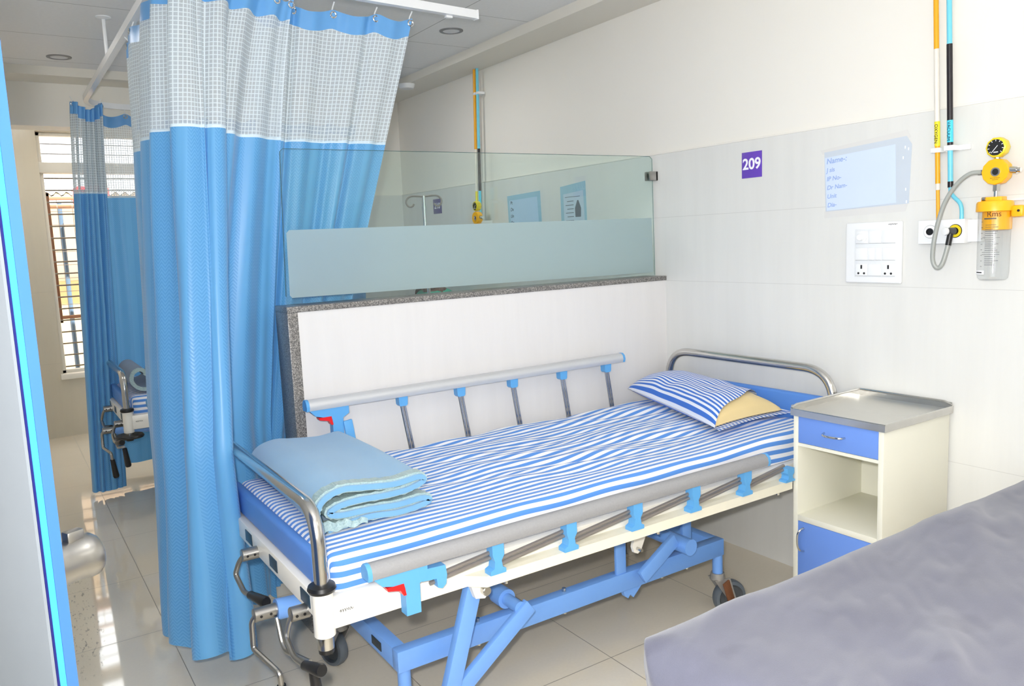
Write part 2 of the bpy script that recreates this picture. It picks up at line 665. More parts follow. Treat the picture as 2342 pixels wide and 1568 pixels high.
struct('wall_back_lintel', boxes([(-.37, 1.95, 5.97, 6.17, 2.345, 2.668)]), M_PAINT)
struct('ceiling_beam_right', boxes([(2.594, 2.852, -1.6, 5.888, 2.615, 2.668)]), M_BEAM)
struct('ceiling_beam_back', boxes([(-.37, 2.594, 5.72, 5.97, 2.615, 2.668), (1.95, 2.594, 5.72, 5.888, 2.615, 2.6679)][:1]), M_BEAM)
WY = 7.57
bm = B()
for y_ in (-1.4, -.6, .2, .97):
    rbox(bm, -.5, -.45, y_, y_ + .03, .8, 2.45, .003)
for z_ in (.8, 2.42):
    rbox(bm, -.5, -.45, -1.4, 1.0, z_, z_ + .03, .003)
part('window_frame', bm, M_BEAM, w2)
wx0, wx1, wz0, wz1 = .425, 1.95, .49, 2.53
struct('wall_back', boxes([(-.37, wx0, WY, WY + .18, 0, 2.668), (wx1, 2.852, WY, WY + .18, 0, 2.668), (wx0, wx1, WY, WY + .18, 0, wz0), (wx0, wx1, WY, WY + .18, wz1, 2.668)]), M_TILEW)

# the half wall, its granite coping and the glass on it
struct('wall_partition', boxes([(.945, WX, YP, YP + .13, 0, 1.262)]), M_PART)
bm = B()
rbox(bm, .905, WX, YP - .006, YP + .142, 1.262, 1.284, .002)
rbox(bm, .905, .945, YP - .006, YP + .142, 0, 1.262, .002)
struct('trim_1', bm, M_GRAN)

GY0, GY1 = 2.965, 2.975
g = thing('glass_screen', 'clear greenish glass screen with frosted band standing on the granite-topped half wall', 'glass screen', (1.87, 2.97, 1.284))
bm = B()
prism(bm, [(.926, 1.286), (2.828, 1.286), (2.822, 1.868), (2.806, 1.879), (.958, 1.869), (.946, 1.858)], 'y', GY0, GY1)
part('pane', bm, M_GLASS, g, smooth=False)
bm = B()
tube(bm, [(2.827, 2.97, 1.288), (2.822, 2.97, 1.866), (2.806, 2.97, 1.8795), (.958, 2.97, 1.8695), (.9455, 2.97, 1.858), (.9265, 2.97, 1.32)], .0012, 6)
part('polished_edge', bm, M_GEDGE, g, 'dark cut edge of the glass')
bm = B()
prism(bm, [(.94, 1.324), (.948, 1.314), (2.812, 1.303), (2.806, 1.576), (.956, 1.569), (.945, 1.558)], 'y', GY0 - .0016, GY0 - .0006)
part('frosted_film', bm, M_FROST, g, 'frosted band across the lower half', smooth=False)
bm = B()
rbox(bm, 2.79, 2.842, 2.95, 2.962, 1.76, 1.805, .002)
rbox(bm, 2.79, 2.842, 2.978, 2.99, 1.76, 1.805, .002)
rbox(bm, 2.83, 2.844, 2.95, 2.99, 1.76, 1.805, .002)
part('wall_clip', bm, M_BRUSH, g, 'small steel clip at the wall')

# ------------------------------------------------------------------ far window and what is outside
w = thing('window_1', 'tall far window with horizontal grille bars beside the blue curtains', 'window', (1.2, WY, .49), kind='structure')
bm = B()
for b in ((wx0, wx0 + .03), (.86, .92), (wx1 - .03, wx1)):
    rbox(bm, b[0], b[1], WY + .06, WY + .12, wz0, wz1, .003)
rbox(bm, wx0, wx1, WY + .06, WY + .12, wz0 + .04, wz0 + .07, .003)
rbox(bm, wx0, wx1, WY + .06, WY + .12, wz1 - .03, wz1, .003)
part('window_frame', bm, M_BEAM, w)
part('transom', boxes([(wx0, wx1, WY + .02, WY + .15, 2.2, 2.285)], .004), M_BEAM, w, 'cream ledge below the top light')
part('window_sill', boxes([(wx0 - .02, wx1, WY - .03, WY + .18, .49, .535)], .004), M_WHITE, w)
bm = B()
for k in range(17):
    z = .585 + .0985 * k
    if z < 2.19:
        cyl(bm, (wx0, WY + .09, z), (wx1, WY + .09, z), .0062, seg=8)
for z in (2.36, 2.44):
    cyl(bm, (wx0, WY + .09, z), (wx1, WY + .09, z), .004, seg=8)
part('grille', bm, plain('painted_grille_bars', (120, 108, 92), .5), w, 'thin horizontal grille bars')

M_OUTW = plain('sunlit_beige_render', (226, 214, 198), .8, 0, .2, .12, 2)
M_OUTY = plain('sunlit_cream_render', (250, 232, 190), .8, 0, .2, .12, 2)
M_OCHRE = plain('ochre_band', (188, 164, 122), .8, 0, .2, .1, 6)
M_SOIL = plain('grey_brown_ground', (176, 160, 144), .9, 0, .2, .35, 5)
M_BROWN = plain('brown_cage_paint', (124, 88, 66), .5, 0, .4, .1, 8)
M_TEAL = plain('slate_pipe_paint', (58, 76, 92), .5)
M_TIN = plain('pale_tin_sheet', (236, 226, 206), .5, 0, .4, .1, 5)
M_LEAF = plain('green_leaf', (80, 150, 70), .5, 0, .4, .15, 30)
struct('ground_outside', boxes([(-4, 8, 7.76, 16, -.3, -.02)]), M_SOIL)
bd = thing('outside_wall_building', 'sunlit beige building seen through the window grille behind the brown cage', 'building', (1.2, 11.2, -.02))
part('render_wall', boxes([(-3, 6, 11.2, 11.5, 1.22, 2.15)]), M_OUTW, bd)
part('lower_wall', boxes([(-3, 6, 11.05, 11.5, -.02, .95)]), M_OUTY, bd, 'bright cream lower wall')
part('ochre_ledge', boxes([(-3, 6, 11.0, 11.5, .95, 1.22)]), M_OCHRE, bd, 'ochre ledge')
bm = B()
def tinf(u, v):
    x = -3 + 9 * u
    return (x, 9.3 + 1.9 * v, 2.14 + .1 * v + .02 * math.sin(x * 70))
grid(bm, tinf, 400, 2)
grid(bm, lambda u, v: V(tinf(u, v)) + V((0, 0, .012)), 400, 2)
part('tin_awning', bm, M_TIN, bd, 'corrugated pale tin awning')
cg = thing('window_cage', 'brown steel cage frame with thin wire mesh outside the far window', 'cage', (.9, 8.25, .5))
bm = B()
for x in (.45, 1.5):
    rbox(bm, x, x + .035, 8.25, 8.285, .95, 2.05, .003)
    rbox(bm, x, x + .035, 7.78, 7.815, .95, 2.05, .003)
for z in (.95, 2.02):
    rbox(bm, .45, 1.535, 8.25, 8.285, z, z + .03, .003)
    rbox(bm, .45, .485, 7.78, 8.285, z, z + .03, .003)
part('cage_frame', bm, M_BROWN, cg)
bm = B()
for k in range(1, 9):
    cyl(bm, (.45 + .12 * k, 8.27, .96), (.45 + .12 * k, 8.27, 2.03), .003, seg=6)
for k in range(1, 9):
    cyl(bm, (.46, 8.275, .96 + .12 * k), (1.52, 8.275, .96 + .12 * k), .003, seg=6)
part('wire_mesh', bm, M_DARKST, cg)
bm = B()
cyl(bm, (.64, 9.0, 0), (.64, 9.0, 2.05), .022, seg=14)
props(part('downpipe', bm, M_TEAL), 'slate blue downpipe standing outside behind the window grille', 'pipe')
bm = B()
rbox(bm, .74, 1.05, 8.6, 8.8, 2.0, 2.16, .02)
rbox(bm, .77, 1.02, 8.59, 8.81, 2.12, 2.17, .01)
props(part('red_crate', bm, M_RED), 'red plastic crate on the bracket shelf outside the far window', 'crate')
props(part('bracket_shelf', boxes([(.5, 1.5, 8.55, 8.85, 1.975, 2.0)], .004), M_BROWN), 'brown bracket shelf under the red crate outside the far window', 'shelf')
pl = thing('leafy_plant', 'small green leafy plant growing outside against the sunlit wall', 'plant', (.95, 9.6, -.02))
bm = B()
for k in range(26):
    a = random.uniform(0, 2 * PI)
    c0 = V((.95 + random.uniform(-.1, .12), 9.6 + random.uniform(-.08, .08), random.uniform(.5, .8)))
    d = V((math.cos(a), math.sin(a), random.uniform(-.2, .5))).normalized()
    s = d.cross(V((0, 0, 1))).normalized()
    ln, wd = .09, .035
    n = s.cross(d) * .012
    v0, v1, v2, v3 = c0, c0 + d * ln * .5 + s * wd + n, c0 + d * ln, c0 + d * ln * .5 - s * wd + n
    m0_ = c0 + d * ln * .5
    vv = [bm.verts.new(p) for p in (v0, v1, v2, v3, m0_)]
    for f in ((0, 1, 4), (1, 2, 4), (2, 3, 4), (3, 0, 4)):
        bm.faces.new([vv[i] for i in f])
part('leaves', bm, M_LEAF, pl)
bm = B()
for k in range(5):
    tube(bm, smooth_path([(.95 + .01 * k, 9.6, -.02), (.93 + .03 * k, 9.6 + .01 * k, .35), (.88 + .04 * k, 9.6, .72)], 4), .005, 6)
part('stem', bm, plain('green_stem', (70, 110, 50), .6), pl)

# ------------------------------------------------------------------ door on the left
dr = thing('door_1', 'open blue and grey door at the left edge with a steel knob', 'door', (-.16, 1.6, 0), kind='structure')
e0, h0 = V((.042, 1.2, 0)), V((-.34, 1.99, 0))
dd_ = (h0 - e0).normalized()
nB = V((-dd_.y, dd_.x, 0))
if nB.x < 0:
    nB = -nB
def slab(bm, a0, a1, t0, t1, z0, z1):
    pts = [e0 + dd_ * a + nB * q for a, q in ((a0, t0), (a1, t0), (a1, t1), (a0, t1))]
    prism(bm, [(p.x, p.y) for p in pts], 'z', z0, z1)
T = .032
bm = B(); slab(bm, .0, .874, -T, -T + .004, .01, 2.08); part('grey_face', bm, M_DOORG, dr, 'grey laminate face', smooth=False)
bm = B(); slab(bm, .0, .874, -T + .0045, -T + .0075, .01, 2.08); part('fringe_line', bm, M_FRINGE, dr, smooth=False)  # navy strip stands for the lens colour fringe along the door edge
bm = B(); slab(bm, 0, .874, -T + .008, -.0155, .01, 2.08); part('leaf', bm, M_DOORB, dr, 'bright blue leaf edge', smooth=False)
bm = B(); slab(bm, .0, .874, -.015, 0, .01, 2.08); part('blue_face', bm, M_DOORD, dr, 'darker blue face flush with the bright edge', smooth=False)  # outer layer in a darker tint, flush at the free edge
kc = e0 + dd_ * .055 + V((0, 0, 1.068))
KS = 1.13
bm = B()
lathe(bm, [(r_ * KS, h_ * KS) for r_, h_ in [(.0, 0), (.031, 0), (.033, .003), (.031, .007), (.020, .009), (.020, .010), (.0275, .011), (.0275, .024), (.0262, .034), (.028, .046), (.029, .054), (.028, .062), (.024, .067), (0, .067)]], kc, nB, 40)
kb = part('knob', bm, M_BRUSH, dr, 'round brushed steel knob')
bm = B()
q = kc + nB * .046 + V((0, 0, .034))
bar(bm, q - nB * .0125, q + nB * .0125, .018, .020, .003)
part('thumb_turn', bm, M_BRUSH, kb)
bm = B()
for z in (.3, 1.05, 1.8):
    cyl(bm, h0 + nB * .004 + V((0, 0, z)), h0 + nB * .004 + V((0, 0, z + .09)), .007, seg=12)
part('hinges', bm, M_BRUSH, dr)

# ------------------------------------------------------------------ curtain track
ZR = 2.445
tr = thing('curtain_track', 'white ceiling-hung curtain track bending round the bay above the blue curtains', 'curtain track', (.6, 3.5, ZR))
path = [V((1.868, 3.03, 0))] + fillet([(1.86, 3.03, 0), (.6, 2.93, 0), (.6, 5.82, 0), (2.5, 5.82, 0)], .30, 12)[1:]
bm = B()
pr_ = [(-.014, 0), (.014, 0), (.014, .034), (-.014, .034)]
rings = []
for i, p in enumerate(path):
    d = (path[min(i + 1, len(path) - 1)] - path[max(i - 1, 0)]).normalized()
    n = V((-d.y, d.x, 0))
    rings.append([bm.verts.new(V((p.x, p.y, ZR)) + n * a + V((0, 0, b))) for a, b in pr_])
for a, b in zip(rings, rings[1:]):
    for k in range(4):
        bm.faces.new((a[k], a[(k + 1) % 4], b[(k + 1) % 4], b[k]))
bm.faces.new(rings[0]); bm.faces.new(rings[-1])
part('track', bm, M_PLAST, tr, angle=.5)
part('end_cap', boxes([(1.862, 1.872, 3.014, 3.046, ZR - .002, ZR + .037)], .002), M_PLAST, tr)
for p in ((.6, 4.47), (1.35, 3.03)):
    bm = B()
    cyl(bm, (p[0], p[1], ZR + .03), (p[0], p[1], 2.66), .009, seg=12)
    rd = part('hanger_rod', bm, M_PLAST, tr)
    bm = B()
    lathe(bm, [(0, 0), (.012, 0), (.036, .008), (.036, .012), (0, .012)], (p[0], p[1], 2.656), (0, 0, 1), 24)
    part('ceiling_rose', bm, M_PLAST, rd)
part('bracket', boxes([(1.715, 1.745, 3.02, 3.04, ZR - .01, ZR)], .002), M_PLAST, tr)


# ------------------------------------------------------------------ curtains
def lerp(a, b, t):
    return a + (b - a) * t


def interp(tab, s, k):
    """piecewise smooth interpolation of control rows (s, value...)"""
    for a, b in zip(tab, tab[1:]):
        if s <= b[0] or b is tab[-1]:
            t = 0 if b[0] == a[0] else min(1, max(0, (s - a[0]) / (b[0] - a[0])))
            va, vb = a[k], b[k]
            if isinstance(va, (int, float)):
                return va + (vb - va) * t
            return V((va[0] + (vb[0] - va[0]) * t, va[1] + (vb[1] - va[1]) * t, 0))


def cpath(ctrl, k, n=12):
    """even smooth curve through the control points; returns sampler over s in 0..1"""
    pts = smooth_path([(c[k][0], c[k][1], 0) for c in ctrl], n)
    ss = []
    for i in range(len(ctrl) - 1):
        for q in range(n):
            ss.append(ctrl[i][0] + (ctrl[i + 1][0] - ctrl[i][0]) * q / n)
    ss.append(ctrl[-1][0])
    def f(s):
        s = min(1, max(0, s))
        lo, hi = 0, len(ss) - 1
        while hi - lo > 1:
            m = (lo + hi) // 2
            if ss[m] <= s: lo = m
            else: hi = m
        t = (s - ss[lo]) / max(1e-9, ss[hi] - ss[lo])
        return pts[lo] * (1 - t) + pts[hi] * t
    return f


def make_curtain(name, label, ctrl, npl, zt, zb, zm, amp_t, amp_b, expo, seed, nu=260, hooks=6, sag=.02, hemf=None, band=.07, group=None, wm=.68):
    """ctrl rows: (s, (xt,yt), (xb,yb), amplitude factor[, (xm,ym)]) - the last is a station at wm"""
    rnd = random.Random(seed)
    T, Bt = cpath(ctrl, 1), cpath(ctrl, 2)
    Md = cpath(ctrl, 4) if len(ctrl[0]) > 4 else None
    def mixp(s, w):
        if Md is None:
            w2 = w ** expo
            return T(s) * (1 - w2) + Bt(s) * w2
        if w < wm:
            k = (w / wm) ** expo
            return T(s) * (1 - k) + Md(s) * k
        k = (w - wm) / (1 - wm)
        k = k * k * (3 - 2 * k)
        return Md(s) * (1 - k) + Bt(s) * k
    ph = [rnd.uniform(0, 6.28) for _ in range(6)]
    base = T(.5)
    root = thing(name, label, 'curtain', (Bt(.5).x, Bt(.5).y, zb), group)

    def ztop(s):
        return zt - sag * abs(math.sin(PI * s * (hooks - 1))) ** 1.5

    def pos(s, w):
        p = mixp(s, w)
        e = .004
        d = mixp(min(1, s + e), w) - mixp(max(0, s - e), w)
        d.normalize()
        n = V((-d.y, d.x, 0))
        a = (amp_t * (1 - w) + amp_b * w) * interp(ctrl, s, 3)
        th = 2 * PI * npl * s + .9 * math.sin(2 * PI * s * 2.3 + ph[0]) + .35 * math.sin(6 * w + ph[1] + s * 9)
        wv = math.sin(th) + .28 * math.sin(2 * th + ph[2]) + .16 * math.sin(2 * PI * npl * 2.37 * s + ph[3] + 1.5 * w)
        # keep folds sharper where they bunch up
        side = .35 * math.cos(th) * a
        cr = noise.noise(V((s * 9, w * 5, seed))) * .006 * min(1, w * 2)
        return p + n * (wv * a + cr) + d * side

    z_end = (lambda s: zb) if hemf is None else hemf

    def P(s, z):
        zt_ = ztop(s)
        w = min(1, max(0, (zt - z) / (zt - zb)))
        p = pos(s, w)
        return V((p.x, p.y, z))

    # cloth length along the middle row for the weave coordinates
    N = nu
    us = [0.]
    for i in range(1, N + 1):
        us.append(us[-1] + (pos(i / N, .3) - pos((i - 1) / N, .3)).length)

    def U(u):
        return us[int(round(u * N))]

    rows = [('header_band', lambda s: ztop(s), lambda s: ztop(s) - band, 3, M_HEAD, 'plain blue header band with eyelets'),
            ('net_panel', lambda s: ztop(s) - band, lambda s: zm, 14, M_NET, 'white open net panel'),
            ('net_hem', lambda s: zm + .006, lambda s: zm - .006, 1, M_HEM, None),
            ('drape', lambda s: zm - .006, z_end, 44, M_DRAPE, 'blue herringbone satin')]
    for nm, za, zc, nv, mt, lb in rows:
        bm = B()
        off = .002 if nm == 'net_hem' else 0
        grid(bm, lambda u, v: P(u, lerp(za(u), zc(u), v)), N, nv, lambda u, v: (U(u), lerp(za(u), zc(u), v)))
        part(nm, bm, mt, root, lb, angle=1.5, normals=False)
    for i in range(hooks):
        s = i / (hooks - 1)
        s = min(.995, max(.005, s))
        p = P(s, ztop(s) - .018)
        tp_ = T(s)
        d = (T(min(1, s + .01)) - T(max(0, s - .01))).normalized()
        n = V((-d.y, d.x, 0))
        bm = B()
        rp = [p + (d * math.cos(a) + V((0, 0, 1)) * math.sin(a)) * .011 for a in [2 * PI * k / 14 for k in range(15)]]
        tube(bm, rp, .0035, 6, cap=False)
        hk = part('eyelet', bm, M_CHROME, root)
        bm = B()
        tube(bm, smooth_path([p + n * .004, p + n * .012 + V((0, 0, .02)), V((tp_.x, tp_.y, ZR + .002))], 5), .0028, 6)
        part('hook', bm, M_PLAST, hk)
    return root


ZT = 2.42
def hem_front(s):
    return .135 + .022 * math.sin(s * 17) + .016 * math.sin(s * 41) - .05 * max(0, (s - .66) / .34)
make_curtain('bay_curtain', 'long blue curtain with white net top bunched at the track corner by the bed foot', [
    (0, (.60, 3.92), (.475, 3.42), .5, (.52, 3.62)), (.17, (.60, 3.50), (.46, 3.20), .8, (.49, 3.25)), (.31, (.595, 3.10), (.43, 2.96), .9, (.455, 2.92)),
    (.47, (.635, 2.91), (.475, 2.68), 1.1, (.50, 2.70)), (.62, (.75, 2.905), (.598, 2.68), .8, (.572, 2.62)), (.76, (.87, 2.95), (.63, 2.93), .6, (.59, 2.88)), (.88, (.98, 2.985), (.76, 3.08), .5, (.74, 3.02)), (1, (1.06, 3.0), (.86, 3.17), .3, (.87, 3.08))],
    7.5, ZT, .10, 1.915, .024, .046, .75, 3, 460, 10, .012, hem_front)
make_curtain('bay_curtain', 'blue curtain with white net top drawn along the track behind the glass screen', [
    (0, (.93, 3.075), (.77, 3.22), .5), (.4, (1.16, 3.06), (.83, 3.27), .7), (.7, (1.38, 3.05), (.90, 3.31), .7), (1, (1.57, 3.045), (.975, 3.33), .4)],
    4.5, ZT, .06, 1.92, .016, .03, 1.0, 11, 260, 5, .02)
make_curtain('bay_curtain', 'narrow gathered blue curtain hanging at the far end of the track by the window', [
    (0, (.505, 5.43), (.395, 5.5), 1.), (.5, (.60, 5.45), (.49, 5.48), 1.2), (1, (.675, 5.47), (.575, 5.52), 1.)],
    6.5, ZT, .04, 1.885, .034, .045, .8, 23, 240, 2, .05)
make_curtain('bay_curtain', 'flat blue curtain drawn behind the far bed below the far track', [
    (0, (.69, 5.815), (.60, 5.82), .5), (.5, (1.5, 5.82), (1.5, 5.82), 1.), (1, (2.45, 5.82), (2.45, 5.82), 1.)],
    9, ZT, .1, 1.885, .014, .02, 1., 31, 260, 11, .025)
# (the weave of both far curtains is the same cloth)


# ------------------------------------------------------------------ the hospital bed
YN, YF, XF, XH = 1.885, 2.80, .62, 2.75
def hoop(bm, x, y0, y1, z0, zt, r):
    tube(bm, fillet([(x, y0, z0), (x, y0, zt), (x, y1, zt), (x, y1, z0)], .15, 10), r, 16)


def rail_bar(root, x0, x1, y, zc, mat, capm):
    prof = [(-.020, -.018), (-.024, -.004), (-.02, .012), (-.008, .022), (.008, .022), (.02, .012), (.024, -.004), (.02, -.018)]
    bm = B(); prism(bm, [(y + a, zc + b) for a, b in prof], 'x', x0, x1)
    r = part('top_rail', bm, mat, root, angle=.9)
    for xa, xb in ((x0 - .012, x0), (x1, x1 + .012)):
        bm = B(); prism(bm, [(y + a * 1.04, zc + b * 1.04) for a, b in prof], 'x', xa, xb)
        part('end_cap', bm, capm, r, angle=.9)
    return r


def lock_handle(root, x, y, z, s):
    """blue latch under the rail with its red trigger; s = +1 leg straight down"""
    bm = B()
    prism(bm, [(x - .10, z), (x + .055, z), (x + .055, z - .03), (x + .03, z - .045), (x + .03, z - .125), (x - .012, z - .125), (x - .012, z - .045), (x - .035, z - .036), (x - .075, z - .026)], 'y', y - .017, y + .017)
    h = part('latch_handle', bm, M_CLAMP, root, angle=.4)
    bm = B()
    prism(bm, [(x - .065, z - .033), (x - .016, z - .033), (x - .010, z - .066), (x - .018, z - .066), (x - .026, z - .050), (x - .062, z - .042)], 'y', y - .0185, y + .0125)
    part('red_trigger', bm, M_RED, h, 'red trigger')
    return h


bx = [1.106, 1.367, 1.633, 1.895, 2.153, 2.389]

def make_bed(label, group):
    root = thing('hospital_bed', label, 'bed', (1.68, 2.33, 0), group)
    # upper frame
    for y in (YN, YF):
        sy = -1 if y == YN else 1
        bm = B(); rbox(bm, XF, XH, y - .018, y + .018, .528, .608, .004)
        part('side_frame', bm, M_WHITE, root)
        yy = y + sy * .04
        bm = B()
        a, b = sorted((y + sy * .018, y + sy * .066))
        tip = y + sy * .018
        out = y + sy * .066
        prism(bm, [(1.02, tip), (1.07, out), (2.408, out), (2.408, tip)], 'z', .534, .566)
        part('rail_channel', bm, M_CREAM, root, smooth=False)
        bm = B()
        for xb in (1.15, 1.75, 2.36):
            cyl(bm, (xb, yy, .515), (xb, yy, .534), .007, seg=10)
        part('channel_bolts', bm, M_STEEL, root)
    for x, zb, zt in ((XF, .625, .71), (XH, .625, .815)):
        bm = B(); rbox(bm, x - .02, x + .02, YN + .02, YF - .02, .558, .622, .004)
        cb = part('end_crossbar', bm, M_WHITE, root)
        if x == XF:
            for yc in (2.50, 2.24, 1.96):
                bm = B(); rbox(bm, x - .0225, x - .019, yc - .036, yc + .036, .574, .61, .001)
                part('slot_plate', bm, plain('dark_slot', (28, 58, 78), .4), cb, 'dark rectangular slot')
        bm = B(); rbox(bm, x - .004, x + .028, YN + .045, YF - .045, zb, zt, .012, 3)
        part('end_board', bm, M_BOARD, root, 'blue end board')
        for y in (YN, YF):
            bm = B(); cyl(bm, (x, y, .512), (x, y, .632), .0275, seg=24, bev=.002)
            sk = part('post_socket', bm, M_WHITE, root)
            bm = B(); cyl(bm, (x, y, .478), (x, y, .513), .0215, seg=20)
            part('post_stub', bm, M_STEEL, sk)
            bm = B(); cyl(bm, (x, y, .466), (x, y, .48), .0195, .021, seg=20)
            part('stub_cap', bm, M_BLACK, sk)
            bm = B()
            lathe(bm, [(.021, 0), (.033, .002), (.037, .01), (.034, .019), (.022, .023)], (x, y, .629), (0, 0, 1), 28)
            part('rubber_ring', bm, M_BLACK, sk)
        bm = B(); hoop(bm, x, YN, YF, .64, .845 if x == XF else .928, .0185)
        part('hoop_rail', bm, M_STEEL, root, 'bent steel tube hoop')
    bm = B(); rbox(bm, XF + .03, XH - .03, YN + .02, YF - .02, .588, .603, .003)
    part('deck_panel', bm, M_WHITE, root)
    # lowered near rail: rods folded flat between rail and channel
    y = 1.828
    rail_bar(root, .727, 2.256, y, .672, M_GREY, M_CLAMP)
    for i, x in enumerate(bx):
        bm = B()
        prism(bm, [(x - .026, .566), (x + .026, .566), (x + .026, .578), (x + .015, .584), (x + .012, .604), (x + .021, .618), (x + .021, .652), (x - .017, .652), (x - .017, .622), (x - .010, .604), (x - .013, .584), (x - .026, .578)], 'y', y - .016, y + .016)
        if i == 5:
            for v in bm.verts:
                v.co.z = .566 + (v.co.z - .566) * .6
        part('rail_clamp', bm, M_CLAMP, root, 'blue plastic rail clamp', angle=.4)
        x0 = (bx[i - 1] + .012) if i else .90
        bm = B()
        for dz in (0, -.015):
            cyl(bm, (x0, y + .006, .598 + dz + (0 if i else .006)), (x - .012, y + .006, .626 + dz), .0062, seg=10)
        part('folded_rods', bm, M_DARKST, root)
    lock_handle(root, .83, y, .655, 1)
    bm = B()
    prism(bm, [(.868, .642), (.94, .638), (.944, .61), (.94, .585), (.928, .575), (.915, .580), (.912, .606), (.868, .61)], 'y', y - .014, y + .014)
    lt = part('latch_catch', bm, M_CLAMP, root, 'blue latch catch', angle=.4)
    # raised far rail
    y = 2.832
    rail_bar(root, .932, 2.462, y, .918, M_ALU, M_CLAMP)
    for x in (1.314, 1.579, 1.843, 2.112, 2.372):
        bm = B()
        prism(bm, [(x - .02, .902), (x + .02, .902), (x + .018, .868), (x + .013, .862), (x - .013, .862), (x - .018, .868)], 'y', y - .016, y + .016)
        c_ = part('rail_clamp', bm, M_CLAMP, root, 'blue plastic rail clamp', angle=.4)
        bm = B()
        for dx in (-.007, .007):
            cyl(bm, (x + dx + .003, y, .866), (x + dx + .05, y, .568), .006, seg=10)
        part('rail_rods', bm, M_STEEL, root)
        bm = B(); rbox(bm, x + .03, x + .08, y - .015, y + .015, .562, .592, .004)
        part('rod_foot', bm, M_CLAMP, root)
    lock_handle(root, 1.03, y, .902, 1)
    bm = B()
    bar(bm, (1.075, y - .02, .845), (1.10, y - .02, .64), .012, .036, .004, up=(1, 0, 0))
    part('latch_stay', bm, M_CLAMP, root, angle=.4)
    # base frame and legs
    X0, X1, Y0, Y1, Z0, Z1 = .874, 2.262, 2.02, 2.62, .250, .316
    bm = B()
    for b in ((X0, X1, Y0, Y0 + .042, Z0, Z1), (X0, X1, Y1 - .042, Y1, Z0, Z1), (X0 + .0005, X0 + .042, Y0 + .041, Y1 - .041, Z0 + .0005, Z1 - .0005), (X1 - .042, X1 - .0005, Y0 + .041, Y1 - .041, Z0 + .0005, Z1 - .0005)):
        rbox(bm, *b, bev=.003)
    bs = part('base_frame', bm, M_BLUE, root, 'blue rectangular base frame')
    bm = B()
    rbox(bm, X0 - .002, X0 + .001, 2.14, 2.21, .268, .296, .001)
    part('rating_plate', bm, plain('dark_plate', (34, 44, 52), .4), bs, 'small dark plate')
    bm = B()
    for xx in (1.16, 1.50, 1.95, 2.08):
        cyl(bm, (xx, Y0 + .021, Z0 - .012), (xx, Y0 + .021, Z1 + .012), .007, seg=10)
    part('base_bolts', bm, M_STEEL, bs)
    for cx_, cy_, ang in ((X1 - .012, Y0 + .024, -.3), (X1 - .03, Y1 - .03, .9), (X0 + .03, Y0 + .03, 2.4), (X0 + .03, Y1 - .03, 1.9)):
        bm = B(); cyl(bm, (cx_, cy_, .17), (cx_, cy_, Z0 + .01), .02, seg=20)
        lg = part('leg', bm, M_BLUE, root)
        d = V((math.cos(ang), math.sin(ang), 0)); n = V((-d.y, d.x, 0))
        ct = V((cx_, cy_, 0)) + d * (.05 if cx_ > 1.5 and cy_ < 2.2 else .045) + V((0, 0, .068))
        bm = B()
        cyl(bm, (cx_, cy_, .15), (cx_, cy_, .175), .03, .026, seg=24)
        for sgn in (-1, 1):
            bm2 = [V((cx_, cy_, .155)) - d * .028, V((cx_, cy_, .155)) + d * .04, ct + d * .016, ct - d * .02]
            q = [p + n * sgn * .027 for p in bm2]
            q2 = [p + n * sgn * .023 for p in bm2]
            A = [bm.verts.new(p) for p in q]; Bv = [bm.verts.new(p) for p in q2]
            bm.faces.new(A); bm.faces.new(Bv[::-1])
            for k in range(4):
                bm.faces.new((A[k], Bv[k], Bv[(k + 1) % 4], A[(k + 1) % 4]))
        cyl(bm, ct - n * .03, ct + n * .03, .009, seg=12)
        part('castor_fork', bm, plain('zinc_plate', (158, 155, 150), .35, .35, .5, .12, 60), lg, 'worn steel castor fork')
        bm = B()
        lathe(bm, [(.052, -.019), (.064, -.017), (.068, -.008), (.068, .008), (.064, .017), (.052, .019)], ct, n, 36, cap=False)
        wl = part('castor_wheel', bm, M_TYRE, lg, 'grey rubber castor wheel')
        bm = B()
        lathe(bm, [(0, -.016), (.02, -.016), (.024, -.011), (.044, -.010), (.053, -.018), (.053, .018), (.044, .010), (.024, .011), (.02, .016), (0, .016)], ct, n, 36)
        if cx_ > 1.5 and cy_ < 2.2:
            bm3 = B()
            a0 = ct + n * -.036 + V((-.022, 0, .030))
            bar(bm3, a0 + V((-.022, 0, .055)), a0 + V((.008, 0, -.03)), .008, .034, .002, up=(1, 0, .4))
            part('brake_plate', bm3, M_RUST, lg, 'rusty brown brake plate')
        me_ = part('wheel_hub', bm, M_HUB, lg)
    # lifting gear
    bm = B()
    bar(bm, (1.075, 1.905, .515), (.965, 1.905, .165), .03, .05, .003, up=(1, 0, 0))
    part('lift_arm', bm, M_BLUE, root, angle=.4)
    bm = B()
    bar(bm, (1.275, 1.915, .385), (.985, 1.915, .175), .022, .05, .003, up=(0, 0, 1))
    part('lift_arm', bm, M_BLUE, root, angle=.4)
    bm = B()
    prism(bm, [(1.045, .53), (1.105, .53), (1.108, .495), (1.09, .478), (1.06, .485)], 'y', 1.868, 1.888)
    hb = part('pivot_bracket', bm, M_WHITE, root, angle=.4)
    bm = B(); cyl(bm, (1.088, 1.868, .506), (1.088, 1.848, .506), .014, seg=16, bev=.002)
    part('pivot_bolt', bm, M_STEEL, hb)
